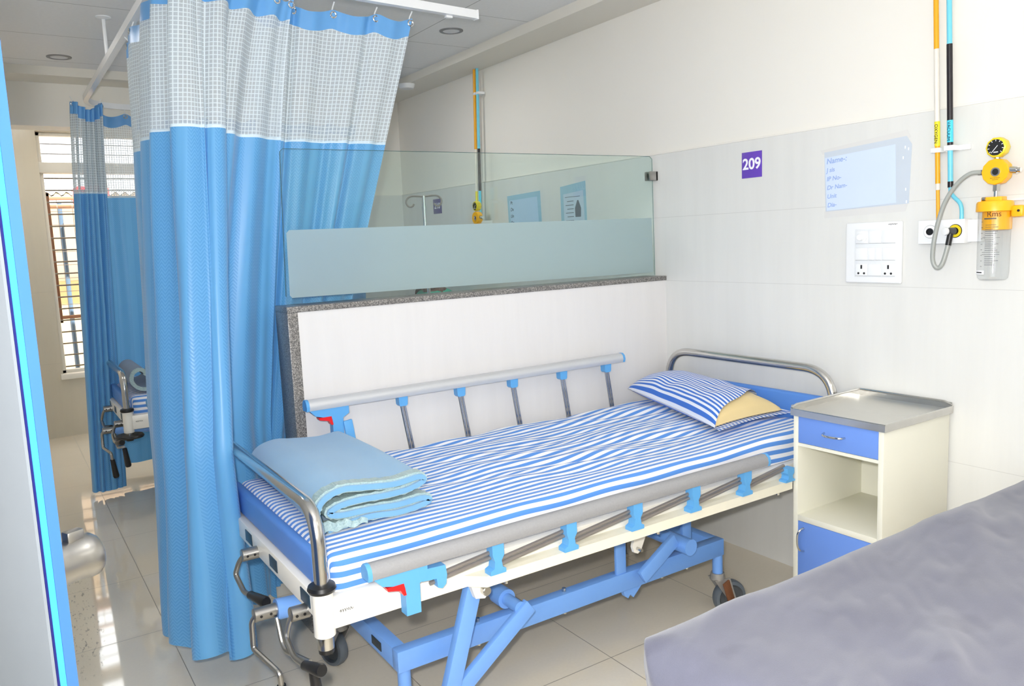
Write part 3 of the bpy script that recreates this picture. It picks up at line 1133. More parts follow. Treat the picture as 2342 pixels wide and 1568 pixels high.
    for xx, zz in ((1.24, .385), (2.0, .372)):
        bm = B()
        cyl(bm, (xx, 1.915 if xx < 1.5 else 1.945, zz), (xx, 2.73, zz), .019, seg=20)
        cyl(bm, (xx, 2.0, zz), (xx, 2.36, zz), .024, seg=20)
        if xx > 1.5:
            cyl(bm, (xx, 1.94, zz), (xx, 2.05, zz), .03, seg=24)
        else:
            cyl(bm, (xx, 1.99, zz), (xx, 2.045, zz), .031, seg=24)
        part('torsion_tube', bm, M_BLUE, root, angle=.8)
    bm = B()
    prism(bm, [(1.16, .56), (1.235, .42), (1.27, .36), (1.235, .345), (1.20, .36), (1.10, .53)], 'y', 2.26, 2.275)
    part('lift_plate', bm, M_BLUE, root, angle=.4)
    bm = B()
    bar(bm, (1.965, 1.985, .40), (1.80, 1.985, .30), .02, .05, .003, up=(0, 0, 1))
    part('lift_arm', bm, M_BLUE, root, angle=.4)
    bm = B()
    rbox(bm, 2.05, 2.095, 2.03, 2.045, .305, .53, .002)
    rbox(bm, 1.72, 1.765, 2.025, 2.037, .30, .43, .002)
    rbox(bm, 1.62, 2.16, 2.25, 2.27, .40, .5, .002)
    part('upright_plate', bm, M_BLUE, root, angle=.4)
    bm = B()
    prism(bm, [(1.79, .53), (1.85, .53), (1.82, .44), (1.80, .40), (1.785, .392), (1.768, .40), (1.762, .42)], 'y', 1.985, 1.997)
    wl_ = part('white_lever', bm, M_WHITE, root, 'white lever plate', angle=.4)
    bm = B(); cyl(bm, (1.782, 1.96, .412), (1.782, 2.01, .412), .006, seg=10)
    part('lever_pin', bm, M_STEEL, wl_)
    bm = B()
    cyl(bm, (.575, 2.165, .487), (1.85, 2.165, .40), .03, seg=24)
    part('screw_housing', bm, M_BLUE, root, 'long blue screw tube')
    bm = B()
    cyl(bm, (1.30, 2.34, .34), (2.12, 2.34, .30), .042, seg=24)
    part('jack_tube', bm, M_BLUE, root)
    bm = B()
    bar(bm, (1.25, 2.36, .38), (1.95, 2.40, .30), .03, .05, .003)
    part('tie_bar', bm, M_BLUE, root, angle=.4)
    bm = B()
    prism(bm, [(1.75, .255), (1.85, .255), (1.80, .21), (1.785, .225), (1.775, .213), (1.762, .223)], 'y', 2.03, 2.048)
    part('lower_gusset', bm, M_BLUE, root, angle=.3)
    # cranks at the foot
    def crank(x0, x1, y, z, pts, r):
        bm = B()
        cyl(bm, (x0, y, z), (x1, y, z), .0195, seg=18, bev=.002)
        k = part('crank', bm, M_BRUSH, root, 'folding steel crank with black grip')
        bm = B()
        for q in (.35, .75):
            cyl(bm, (lerp(x0, x1, q), y - .0205, z), (lerp(x0, x1, q), y - .017, z), .004, seg=8)
        part('pin_hole', bm, M_BLACK, k)
        P_ = [V(p) for p in pts]
        bm = B(); tube(bm, fillet([V((x1 + .008, y, z))] + P_[:-1], .016, 5), .0078, 10)
        part('crank_rod', bm, M_BRUSH, k)
        a, b = P_[-2], P_[-1]
        dv = (b - a)
        bm = B(); lathe(bm, [(0, 0), (.012, 0), (.0135, dv.length * .3), (.017, dv.length * .92), (.014, dv.length), (0, dv.length)], a, dv, 18)
        part('grip', bm, M_BLACK, k)
    crank(.607, .552, 2.415, .572, [(.549, 2.44, .545), (.540, 2.466, .498), (.543, 2.385, .468), (.549, 2.335, .475), (.566, 2.225, .488)], 0)
    crank(.607, .556, 1.962, .556, [(.553, 1.965, .535), (.542, 1.965, .498), (.542, 1.905, .468), (.549, 1.845, .472), (.566, 1.765, .488)], 0)
    crank(.58, .512, 2.165, .487, [(.507, 2.17, .470), (.506, 2.172, .388), (.528, 2.005, .385), (.532, 2.012, .345), (.545, 2.03, .235)], 0)
    bm = B()
    tube(bm, fillet([(.572, 2.15, .47), (.574, 2.125, .405), (.577, 2.10, .388), (.590, 1.935, .425)], .016, 4), .0075, 10)
    sc = part('spare_crank', bm, M_BRUSH, root, 'second crank rod folded behind')
    bm = B(); lathe(bm, [(0, 0), (.012, 0), (.017, .1), (.013, .11), (0, .11)], (.590, 1.915, .42), (.1, .02, -1), 16)
    part('grip', bm, M_BLACK, sc)
    return root


bed = make_bed('white framed hospital bed with blue base in bay 209, head against the tiled wall', 'hospital beds with crank handles')
def scribble(name, parent, p0, du, dv, length, h, n, mat, seed, r=.0006):
    rnd = random.Random(seed)
    pts = []
    for k in range(n):
        q = k / (n - 1)
        pts.append(V(p0) + V(du) * (length * (q + .03 * math.sin(k * 1.7))) + V(dv) * (h * (math.sin(k * 1.9) * .5 + rnd.uniform(-.25, .25))))
    bm = B(); tube(bm, smooth_path(pts, 3), r, 5)
    return part(name, bm, mat, parent)
scribble('handwritten_mark', kids(bed)[0], (.656, YN - .0185, .572), (1, 0, .0), (.2, 0, 1), .038, .007, 22, M_INK, 3)
bed2 = copy_tree(bed)
bed2.location = bed.location + V((-.06, 2.95, 0))
LOC[bed2.name] = V(bed2.location)
bed2['label'] = 'hospital bed half hidden by curtains at the far left, black disc at its post'
bm = B()
lathe(bm, [(0, 0), (.03, 0), (.072, .006), (.076, .014), (.07, .022), (.03, .026), (0, .026)], (.56, YN + 2.95, .478), (0, 0, 1), 32)
part('bumper_disc', bm, M_BLACK, bed2, 'black bumper disc')


# ------------------------------------------------------------------ mattress with striped sheet
def edge(a, L, r, H):
    """unrolled coordinate a (may overrun 0..L) -> (position, drop)"""
    if a < r:
        q = r - a
        arc = r * PI / 2
        if q <= arc:
            th = q / r
            return r - r * math.sin(th), r - r * math.cos(th)
        return 0., r + (q - arc)
    if a > L - r:
        p, d = edge(L - a, L, r, H)
        return L - p, d
    return a, 0.


def soft_slab(name, mat, x0, x1, y0, y1, zb, ztop, r, wr, nu, nv, parent=None, vflip=False, bulge=None):
    L, W, H = x1 - x0, y1 - y0, ztop - zb
    arc = r * PI / 2
    ov = (H - r) + arc - r
    def ab(u, v):
        return -ov + (L + 2 * ov) * u, -ov + (W + 2 * ov) * v
    def fn(u, v):
        a, b = ab(u, v)
        px_, da = edge(a, L, r, H)
        py_, db = edge(b, W, r, H)
        drop = min(H, math.hypot(da, db) if max(da, db) < r else max(da, db))
        z = ztop - drop + wr(x0 + px_, y0 + py_) * max(.25, 1 - drop / H)
        # round the vertical corners a little
        ex = min(px_, L - px_); ey = min(py_, W - py_)
        rc = r * (1.9 if r > .05 else 1.5)
        if ex < rc and ey < rc:
            q = math.hypot(rc - ex, rc - ey)
            if q > rc:
                k = rc / q
                nx, ny = rc - (rc - ex) * k, rc - (rc - ey) * k
                px_ = nx if px_ < L / 2 else L - nx
                py_ = ny if py_ < W / 2 else W - ny
        o = bulge(x0 + px_, y0 + py_, drop) if bulge else V((0, 0, 0))
        return V((x0 + px_, y0 + py_, z)) + o
    bm = B()
    grid(bm, fn, nu, nv, lambda u, v: (x0 + ab(u, v)[0], ab(u, v)[1] + sheet_shift(x0 + ab(u, v)[0], ab(u, v)[1])))
    return part(name, bm, mat, parent, angle=1.6)


def sheet_shift(x, y):
    return .018 * noise.noise(V((x * 1.3, y * 2.2, 3.1))) + .008 * noise.noise(V((x * 4, y * 6, 1.7)))


def wr_sheet(x, y):
    # long shallow ruffles, strongest in the middle of the bed
    k = min(1, max(0, (x - 1.0) / .4)) * min(1, max(0, (y - 1.98) / .15))
    d = x * .35 + y
    w1 = noise.noise(V((x * 2.2 - y * 1.5, d * 13, .3)))
    w2 = noise.noise(V((x * 4.0, d * 26, 5.3)))
    return .016 * max(0, (x - 2.0)) + k * (.018 * w1 + .006 * w2) + .004 * noise.noise(V((x * 2, y * 2, 9)))


mt = soft_slab('striped_mattress', M_STRIPE, .642, 2.715, 1.905, 2.775, .6045, .708, .035, wr_sheet, 240, 180)
props(mt, 'mattress in a blue and white striped sheet on the white bed in bay 209', 'mattress', 'striped mattresses')
mt2 = mt.copy(); COL.objects.link(mt2)
mt2.location = mt.location + V((-.06, 2.95, 0))
mt2['label'] = 'striped mattress on the half hidden bed at the far left'


# ------------------------------------------------------------------ pillow
def pillow_pt(u, v, top, grow, T_, dz):
    """u along the bed's width (near -1 .. far 1), v towards the head"""
    m = (max(0, 1 - abs(u) ** (2.8 if u > 0 else 7)) ** .5) * (max(0, 1 - abs(v) ** 2.8) ** .5)
    if u < 0:
        m *= 1 - .14 * u * u
    gu, gv = u * grow, v * grow
    gu *= 1 - .05 * (1 - abs(v) ** 2) * abs(u) ** 4
    gv *= 1 - .09 * (1 - abs(u) ** 2) * abs(v) ** 4
    a, b = (gu + 1) / 2, (gv + 1) / 2
    nl, nr, fl_, fr_ = V((2.275, 2.07, .742)), V((2.70, 2.06, .748)), V((2.475, 2.80, .772)), V((2.715, 2.79, .80))
    p = (nl * (1 - b) + nr * b) * (1 - a) + (fl_ * (1 - b) + fr_ * b) * a
    flo = .735 + .012 * (p.x - 2.2)
    lo = max(-.030 * m, flo + .002 - p.z) if not top else 0
    return V((p.x, p.y, p.z + dz + (T_ * m if top else lo)))


pw = thing('pillow', 'pillow in a blue striped case with tan ticking showing at its open end', 'pillow', (2.5, 2.45, .726))
def pillow_mesh(bm, grow, T_, dz, open_end, wob, seed):
    def top(i, j):
        v = -1 + 2 * j
        u0 = (-.985 + .38 * j ** .9 + .02 * math.sin(j * 9)) if open_end else -1
        u = u0 + (1 - u0) * i
        p = pillow_pt(u, v, True, grow, T_, dz)
        e = (1 - abs(u) ** 4) * (1 - abs(v) ** 4)
        p.z += wob * e * (noise.noise(V((p.x * 9, p.y * 9, seed))) + .7 * noise.noise(V((p.x * 24, p.y * 9, seed + 4))))
        return p
    def bot(i, j):
        u0 = -1.09 if open_end else -1
        return pillow_pt(u0 + (1 - u0) * i, -1 + 2 * j, False, grow, T_, dz - .001)
    w = lambda i, j: ((i * 2 - 1) * .38, (-1 + 2 * j) * .23)
    grid(bm, top, 64, 52, w)
    grid(bm, bot, 40, 40, w)
bm = B(); pillow_mesh(bm, 1.0, .092, 0, True, .008, 2.)
part('pillowcase', bm, M_STRIPE2, pw, 'blue and white striped case', angle=1.6)
bm = B(); pillow_mesh(bm, .95, .079, .0, False, .010, 6.)
part('inner_pillow', bm, M_FOAM, pw, 'tan ticking', angle=1.6)

# ------------------------------------------------------------------ folded blanket
bl = thing('folded_blanket', 'folded light blue fleece blanket with satin edging at the foot of the bed', 'blanket', (.85, 2.4, .712))
bp = [(.705, .7225), (.76, .729), (.83, .734), (.92, .726), (.99, .731), (1.022, .741), (.995, .752), (.915, .749), (.83, .755), (.745, .757), (.712, .769), (.742, .784),
      (.80, .789), (.88, .785), (.955, .788), (1.005, .803), (.99, .818), (.915, .812), (.82, .822), (.755, .829), (.70, .812), (.676, .776), (.678, .742), (.70, .7225)]
pth = smooth_path([(a, 0, b) for a, b in bp], 6)
def ribbon(bm, th, ys, shear=0., ruff=0., trim=False):
    """thick ribbon along the fold path, swept along y stations"""
    n = len(pth)
    rows = []
    for yi, (y, dx, dz, sc) in enumerate(ys):
        ra, rb = [], []
        for i, p in enumerate(pth):
            d = (pth[min(i + 1, n - 1)] - pth[max(i - 1, 0)])
            nn = V((-d.z, 0, d.x)).normalized()
            k = (p.z - .72) / .11
            q = V((p.x + dx * (1 if True else k), y, .7215 + (p.z - .7215) * sc + dz * max(0, k)))
            t_ = th * (1 + ruff * noise.noise(V((i * .9, yi * 3.1, 2))))
            oy = V((0, ruff * .012 * noise.noise(V((i * .7, 9, yi))), 0)) if ruff else V((0, 0, 0))
            ra.append(bm.verts.new(q + nn * t_ / 2 + oy)); rb.append(bm.verts.new(q - nn * t_ / 2 + oy))
        rows.append((ra, rb))
    for (a, b), (c_, d_) in zip(rows, rows[1:]):
        for i in range(n - 1):
            bm.faces.new((a[i], a[i + 1], c_[i + 1], c_[i]))
            bm.faces.new((b[i + 1], b[i], d_[i], d_[i + 1]))
        bm.faces.new((a[0], c_[0], d_[0], b[0])); bm.faces.new((a[-1], b[-1], d_[-1], c_[-1]))
    for a, b in (rows[0], rows[-1]):
        for i in range(n - 1):
            bm.faces.new((a[i], b[i], b[i + 1], a[i + 1]))
st = []
for k in range(13):
    q = k / 12
    y = 2.047 + .718 * q
    st.append((y, .008 * math.sin(q * 3) + .02 * q, -.004 * math.sin(q * PI), 1 + .06 * math.sin(q * PI) - .05 * q))
bm = B(); ribbon(bm, .0155, st)
part('fleece', bm, M_BLANK, bl, 'light blue fleece', angle=1.2)
bm = B(); ribbon(bm, .027, [(2.056, .0, 0, 1.), (2.066, 0, 0, 1.), (2.08, 0, 0, 1.), (2.094, .001, 0, 1.)], ruff=.34)
part('satin_binding', bm, M_SATIN, bl, 'sea green satin binding', angle=1.2)
bm = B()
def strip(u, v):
    return (.69 + .13 * u, 2.043 - .004 * math.sin(u * 34) * v, .719 + .030 * v * (1 - .5 * u) + .004 * math.sin(u * 16))
grid(bm, strip, 40, 4)
grid(bm, lambda u, v: V(strip(u, v)) + V((0, .004, 0)), 40, 4)
part('satin_tail', bm, M_SATIN, bl, angle=1.2)

# rolled blanket on the far bed
rb = thing('rolled_blanket', 'rolled dusty blue blanket on the half hidden far bed', 'blanket', (.66, 5.15, .71))
bm = B()
sp_ = [V((.668 + (.013 + .0138 * a) * math.cos(a), 0, .812 + (.013 + .0138 * a) * math.sin(a))) for a in [k * .25 for k in range(0, 27)]]
pth = sp_
ribbon(bm, .020, [(4.92 + .08 * k, 0, 0, 1.) for k in range(7)])
part('fleece', bm, M_BLANK2, rb, angle=1.2)
bm = B(); ribbon(bm, .021, [(4.915, 0, 0, 1.), (4.93, 0, 0, 1.)], ruff=.2)
part('satin_binding', bm, M_SATIN, rb, angle=1.2)

# ------------------------------------------------------------------ bedside cabinet
cx0, cx1, cy0, cy1 = 2.418, 2.828, 1.468, 1.822
cb = thing('bedside_cabinet', 'cream bedside cabinet with blue drawer and door beside the striped bed', 'cabinet', (2.62, 1.645, 0))
bm = B()
s_ = .019
rbox(bm, cx0, cx1, cy0, cy0 + s_, .06, .825, .001)
rbox(bm, cx0, cx1, cy1 - s_, cy1, .06, .825, .001)
rbox(bm, cx1 - .01, cx1, cy0 + s_, cy1 - s_, .06, .825)
rbox(bm, cx0, cx1 - .01, cy0 + s_, cy1 - s_, .06, .08)
rbox(bm, cx0 + .002, cx1 - .01, cy0 + s_, cy1 - s_, .70, .712)
rbox(bm, cx0, cx1 - .01, cy0 + s_, cy1 - s_, .815, .824)
part('carcass', bm, M_CABW, cb, angle=.4)
part('shelf', boxes([(cx0, cx1 - .01, cy0 + s_, cy1 - s_, .415, .437)], .001), M_CABW, cb)
part('leg', boxes([(cx0, cx0 + .03, cy0, cy0 + .03, 0, .06)]), M_CABW, cb)
part('leg', boxes([(cx0, cx0 + .03, cy1 - .03, cy1, 0, .06)]), M_CABW, cb)
part('leg', boxes([(cx1 - .03, cx1, cy0, cy0 + .03, 0, .06)]), M_CABW, cb)
part('leg', boxes([(cx1 - .03, cx1, cy1 - .03, cy1, 0, .06)]), M_CABW, cb)
bm = B(); rbox(bm, cx0 + .001, cx0 + .02, cy0 + s_ + .001, cy1 - s_ - .001, .713, .8145, .002)
rbox(bm, cx0 + .02, cx1 - .03, cy0 + .03, cy1 - .03, .72, .80)
dw = part('drawer', bm, M_CABB, cb, 'blue drawer front', angle=.4)
bm = B(); tube(bm, smooth_path([(cx0, 1.694, .768), (cx0 - .018, 1.688, .766), (cx0 - .026, 1.672, .765), (cx0 - .026, 1.645, .765), (cx0 - .018, 1.618, .765), (cx0, 1.612, .765)], 5), .004, 10)
part('handle', bm, M_CHROME, dw, 'chrome bow handle')
bm = B(); rbox(bm, cx0 + .001, cx0 + .02, cy0 + s_ + .001, cy1 - s_ - .001, .082, .414, .002)
do = part('door', bm, M_CABB, cb, 'blue door', angle=.4)
bm = B(); tube(bm, smooth_path([(cx0, 1.775, .392), (cx0 - .018, 1.778, .386), (cx0 - .026, 1.783, .37), (cx0 - .026, 1.783, .33), (cx0 - .018, 1.778, .31), (cx0, 1.775, .302)], 5), .004, 10)
part('handle', bm, M_CHROME, do, 'chrome bow handle')
bm = B()
tx0, tx1, ty0, ty1 = cx0 - .008, cx1 + .008, cy0 - .008, cy1 + .008
rbox(bm, tx0 + .004, tx1 - .004, ty0 + .004, ty1 - .004, .8245, .829)
ty_ = part('tray_top', bm, plain('satin_steel_tray', (214, 212, 205), .34, .7, .5, .04, 20), cb, 'polished steel tray top', angle=.4)
bm = B()
rbox(bm, tx0, tx0 + .004, ty0, ty1, .813, .838)
rbox(bm, tx0 + .004, tx1, ty0, ty0 + .004, .813, .838)
rbox(bm, tx1 - .004, tx1, ty0 + .004, ty1, .813, .852)
rbox(bm, tx0 + .004, tx1 - .004, ty1 - .004, ty1, .813, .850)
tube(bm, [(tx0 + .002, ty1 - .004, .842), (tx0 + .03, ty1 - .005, .850), (tx1 - .005, ty1 - .005, .853), (tx1 - .005, ty0 + .03, .853), (tx1 - .004, ty0 + .002, .843)], .0045, 8)
tube(bm, [(tx0 + .001, ty1, .838), (tx0 + .001, ty0, .838), (tx1, ty0 + .001, .838)], .0022, 8)
part('tray_rim', bm, M_STEEL, ty_, 'raised polished rim', angle=.4)

# ------------------------------------------------------------------ grey bed in the foreground
M_HOSPW = M_WHITE
fb = thing('examination_couch', 'white framed bed under the grey mattress in the near right corner', 'bed', (1.85, .69, 0))
bm = B()
for y in (.27, 1.10):
    rbox(bm, 1.0, 2.76, y - .02, y + .02, .525, .59, .004)
for x in (1.02, 2.745):
    rbox(bm, x - .02, x + .02, .291, 1.079, .526, .589, .004)
part('bed_frame', bm, M_WHITE, fb, angle=.4)
part('deck', boxes([(1.0, 2.75, .28, 1.09, .59, .60)]), M_WHITE, fb)
for x in (1.04, 2.7):
    for y in (.30, 1.07):
        bm = B(); cyl(bm, (x, y, .03), (x, y, .53), .02, seg=18)
        lg = part('leg', bm, M_WHITE, fb)
        bm = B(); cyl(bm, (x, y, 0), (x, y, .04), .026, seg=18, bev=.003)
        part('rubber_foot', bm, M_BLACK, lg)
def wr_grey(x, y):
    d = x * .55 - y
    k = min(1, max(0, (1.146 - y) / .1))
    ridge = max(0, noise.noise(V((x * 1.6 + y * 1.2, d * 9, 4.4)))) ** 2
    return k * (.045 * ridge + .006 * noise.noise(V((x * 5, y * 9, 1))) + .005 * abs(noise.noise(V((x * 7 + y * 5, d * 22, 8))))) + .006 * noise.noise(V((x * 1.5, y * 1.5, 7)))
def bulge_grey(x, y, drop):
    k = min(1, drop / .08)
    if x < 1.12:
        return V((.022 * k * noise.noise(V((y * 15 + x * 6, drop * 3, 2))) + .02 * k * max(0, drop - .06) / .1, 0, 0))
    return V((0, 0, 0))
gm = soft_slab('grey_mattress', M_COVER, .947, 2.79, .22, 1.158, .6005, .714, .1, wr_grey, 220, 140, bulge=bulge_grey)
props(gm, 'grey lavender covered mattress filling the near right corner', 'mattress')

# ------------------------------------------------------------------ wall fittings on the head wall
sg = thing('room_number_sign', 'purple square sign reading 209 on the tiled wall', 'sign', (WX, 2.364, 1.723))
part('plate', boxes([(WX - .003, WX - .0003, 2.31, 2.4185, 1.723, 1.835)], .0006), M_PURPLE, sg)
text('lettering', '209', .066, (WX - .0033, 2.364, 1.781), M_SIGNW, sg, bold=.0016)
sg = thing('room_number_sign', 'dark purple square sign reading 210 behind the hooked pole', 'sign', (WX, 5.29, 1.71))
part('plate', boxes([(WX - .003, WX - .0003, 5.226, 5.352, 1.712, 1.82)], .0006), M_NAVY, sg)
text('lettering', '210', .06, (WX - .0033, 5.29, 1.768), M_SIGNW, sg, bold=.001)

def wall_poly(bm, pts, x0, x1):
    prism(bm, pts, 'x', x0, x1)
nt = thing('notice_sleeve', 'clear plastic sleeve with handwritten paper taped beside the 209 sign', 'notice', (WX, 1.82, 1.55))
bm = B(); wall_poly(bm, [(2.002, 1.79), (1.66, 1.812), (1.640, 1.78), (1.647, 1.568), (1.994, 1.556)], WX - .0014, WX - .0004)
part('plastic_sleeve', bm, M_SLEEVE, nt, smooth=False)
bm = B(); wall_poly(bm, [(1.999, 1.768), (1.703, 1.787), (1.696, 1.573), (1.988, 1.559)], WX - .0024, WX - .0015)
pp = part('paper', bm, M_PAPER, nt, 'bluish white paper', smooth=False)
for q in ([(2.02, 1.80), (1.66, 1.834), (1.645, 1.806), (2.01, 1.783)], [(2.0, 1.558), (1.65, 1.569), (1.66, 1.54), (2.0, 1.53)]):
    bm = B(); wall_poly(bm, q, WX - .0009, WX - .0003)
    part('tape', bm, M_TAPE, nt, smooth=False)
for i, s in enumerate(('Name-:', 'J sis', 'IP No-', 'Dr Nam-', 'Unit', 'Dia-')):
    text('handwriting', s, .030 if i == 0 else .024, (WX - .0026, 1.992 - .0012 * i, 1.752 - .0345 * i), M_PENB, nt, rot=.07, align='LEFT', shear=.2, bold=.0003)
bm = B()
for yy, zz in ((1.665, 1.772), (1.652, 1.765), (1.672, 1.735), (1.660, 1.62), (1.656, 1.575)):
    rbox(bm, WX - .0022, WX - .0014, yy - .002, yy + .002, zz - .005, zz + .005, .0004)
part('tape_glint', bm, M_SIGNW, nt)
# two notices in bay 210
nt = thing('notice_sleeve', 'landscape blue notice in a plastic sleeve seen through the glass screen', 'notice', (WX, 4.15, 1.6))
bm = B(); wall_poly(bm, [(4.335, 1.775), (3.97, 1.785), (3.96, 1.54), (4.325, 1.53)], WX - .0014, WX + .001)
part('plastic_sleeve', bm, plain('blue_sleeve', (158, 196, 214), .2), nt, smooth=False)
bm = B(); wall_poly(bm, [(4.31, 1.745), (4.0, 1.752), (3.99, 1.56), (4.30, 1.55)], WX - .0024, WX - .0015)
part('paper', bm, plain('pale_blue_paper', (180, 208, 232), .6), nt, smooth=False)
for i, s in enumerate(('Pt', 'Dx', 'Un', 'Dr')):
    text('handwriting', s, .03, (WX - .0026, 4.30, 1.728 - .042 * i), M_INK, nt, rot=.05, align='LEFT', shear=.2)
nt = thing('notice_sleeve', 'portrait printed notice in a plastic sleeve seen through the glass near the clip', 'notice', (WX, 3.65, 1.5))
bm = B(); wall_poly(bm, [(3.765, 1.79), (3.53, 1.808), (3.52, 1.46), (3.76, 1.45)], WX - .0014, WX + .001)
part('plastic_sleeve', bm, plain('blue_sleeve', (158, 196, 214), .2), nt, smooth=False)
bm = B(); wall_poly(bm, [(3.735, 1.745), (3.55, 1.758), (3.54, 1.48), (3.73, 1.475)], WX - .0024, WX - .0015)
part('paper', bm, plain('grey_blue_paper', (190, 208, 224), .6), nt, smooth=False)
bm = B()
for k in range(9):
    rbox(bm, WX - .0029, WX - .0024, 3.64, 3.70 + .015 * (k % 2), 1.70 - .022 * k, 1.704 - .022 * k)
rbox(bm, WX - .0029, WX - .0024, 3.58, 3.72, 1.725, 1.728)
wall_poly(bm, [(3.625, 1.61), (3.575, 1.61), (3.572, 1.66), (3.595, 1.705), (3.605, 1.705), (3.628, 1.66)], WX - .0029, WX - .0024)
part('print', bm, plain('grey_print', (92, 104, 116), .6), nt, smooth=False)

# switchboard
sw = thing('switchboard', 'square white switchboard with two sockets on the tiled wall under the notice', 'switchboard', (WX, 1.78, 1.272))
bm = B(); rbox(bm, WX - .016, WX - .0002, 1.664, 1.893, 1.273, 1.506, .006, 3)
part('cover_plate', bm, M_PLAST, sw)
part('insert', boxes([(WX - .0172, WX - .0155, 1.683, 1.852, 1.297, 1.480)], .001), plain('white_switch_insert', (228, 231, 234), .3), sw)
ys = [1.849, 1.7945, 1.739, 1.6845]
zs = [1.476, 1.424, 1.411, 1.360, 1.349, 1.300]
xf = WX - .0175
def module(ya, yb, za, zb_, nm='switch', dx=.004):
    bm = B(); rbox(bm, xf - dx, xf + .001, yb + .002, ya - .002, zb_ + .002, za - .002, .0015)
    m = part(nm, bm, M_PLAST, sw)
    bm = B(); rbox(bm, xf - .0005, xf + .0008, yb + .001, ya - .001, zb_ + .0002, zb_ + .0022)
    part('shadow_gap', bm, M_GREYL, m)
    return m
m = module(ys[0], ys[1], zs[0], zs[1], 'blank_module', .0015)
bm = B(); lathe(bm, [(.021, 0), (.0215, .004), (.014, .006), (.0135, .016), (.012, .018), (0, .018)], (xf, (ys[0] + ys[1]) / 2, (zs[0] + zs[1]) / 2), (-1, 0, 0), 32)
part('regulator_dial', bm, M_PLAST, m)
module(ys[1], ys[2], zs[0], zs[1]); module(ys[2], ys[3], zs[0], zs[1])
module(ys[0], ys[1], zs[2], zs[3]); module(ys[1], (ys[1] + ys[2]) / 2, zs[2], zs[3]); module((ys[1] + ys[2]) / 2, ys[2], zs[2], zs[3], 'blank_module', .0015)
m = module(ys[2], ys[3], zs[2], zs[3], 'blank_module', .0015)
bm = B(); lathe(bm, [(.004, 0), (.004, .004), (0, .006)], (xf - .001, 1.70, 1.389), (-1, 0, 0), 14)
part('indicator', bm, M_SIGNW, m)
module(ys[1], ys[2], zs[4], zs[5])
for ya, yb in ((ys[0], ys[1]), (ys[2], ys[3])):
    m = module(ya, yb, zs[4], zs[5], 'socket', .0015)
    yc = (ya + yb) / 2
    bm = B()
    rbox(bm, xf - .0022, xf - .0012, yc - .0035, yc + .0035, 1.328, 1.343, .0004)
    for sg_ in (-1, 1):
        cyl(bm, (xf - .0012, yc + sg_ * .012, 1.311), (xf - .0022, yc + sg_ * .012, 1.311), .0043, seg=14)
    part('socket_holes', bm, M_INK, m, 'dark socket holes')
scribble('handwritten_mark', sw, (WX - .0165, 1.7155, 1.494), (0, -1, .06), (0, 0, 1), .036, .004, 22, M_INK, 5)

# gas pipes
XPIPE = 2.805
ox = thing('gas_pipe', 'yellow and white oxygen pipe running down the wall to the outlet box', 'pipe', (XPIPE, 1.53, 1.505), 'medical gas pipes')
def py1(z):
    return 1.517 + (1.545 - 1.517) * (z - 1.507) / .743
for nm, za, zb_, r, mt_ in (('yellow_length', 2.66, 2.087, .0085, M_PIPEY), ('white_length', 2.087, 1.842, .0088, M_PIPEW), ('amber_length', 1.758, 1.629, .0082, M_PIPEY), ('coupling', 1.629, 1.607, .0078, M_PIPEW), ('worn_length', 1.607, 1.503, .0062, M_PIPEY)):
    bm = B(); cyl(bm, (XPIPE, py1(za), za), (XPIPE, py1(zb_), zb_), r, seg=18)
    part(nm, bm, mt_, ox)
bm = B(); cyl(bm, (XPIPE, py1(1.842), 1.842), (XPIPE, py1(1.758), 1.758), .0092, seg=18)
pl_ = part('oxygen_label', bm, M_LABY, ox, 'yellow label reading OXYGEN')
text('lettering', 'OXYGEN', .016, (XPIPE - .0097, py1(1.8), 1.80), M_INK, pl_, rot=-PI / 2)
bm = B()
rbox(bm, XPIPE - .011, WX, 1.512, 1.545, 1.736, 1.752, .002); rbox(bm, 2.833, WX, 1.50, 1.556, 1.736, 1.752, .002)
part('pipe_clip', bm, M_PLAST, ox)
vc = thing('gas_pipe', 'light blue and black vacuum pipe running down the wall to the outlet box', 'pipe', (XPIPE, 1.48, 1.505), 'medical gas pipes')
def py2(z):
    return 1.477 + (1.5 - 1.477) * (z - 1.61) / .63
for nm, za, zb_, r, mt_ in (('upper_blue_length', 2.66, 2.094, .0085, M_PIPEC), ('black_length', 2.094, 1.84, .0095, M_PIPEK), ('black_ring', 1.766, 1.756, .0095, M_PIPEK), ('lower_blue_length', 1.756, 1.633, .0085, M_PIPEC), ('black_coupling', 1.633, 1.613, .0092, M_PIPEK)):
    bm = B(); cyl(bm, (XPIPE, py2(za), za), (XPIPE, py2(zb_), zb_), r, seg=18)
    part(nm, bm, mt_, vc)
bm = B(); cyl(bm, (XPIPE, py2(1.84), 1.84), (XPIPE, py2(1.766), 1.766), .0098, seg=18)
pl_ = part('vacuum_label', bm, M_LABC, vc, 'cyan label reading VACUUM')
text('lettering', 'VACUUM', .0155, (XPIPE - .0103, py2(1.803), 1.803), M_INK, pl_, rot=-PI / 2)
bm = B(); tube(bm, smooth_path([(XPIPE, 1.477, 1.615), (XPIPE, 1.475, 1.594), (XPIPE, 1.463, 1.578), (XPIPE, 1.444, 1.558), (XPIPE, 1.437, 1.535), (XPIPE, 1.436, 1.503)], 6), .0068, 12)
part('bent_length', bm, M_PIPEC, vc)
bm = B()
rbox(bm, XPIPE - .011, WX, 1.466, 1.499, 1.738, 1.756, .002); rbox(bm, 2.833, WX, 1.43, 1.51, 1.738, 1.756, .002)
part('pipe_clip', bm, M_PLAST, vc)
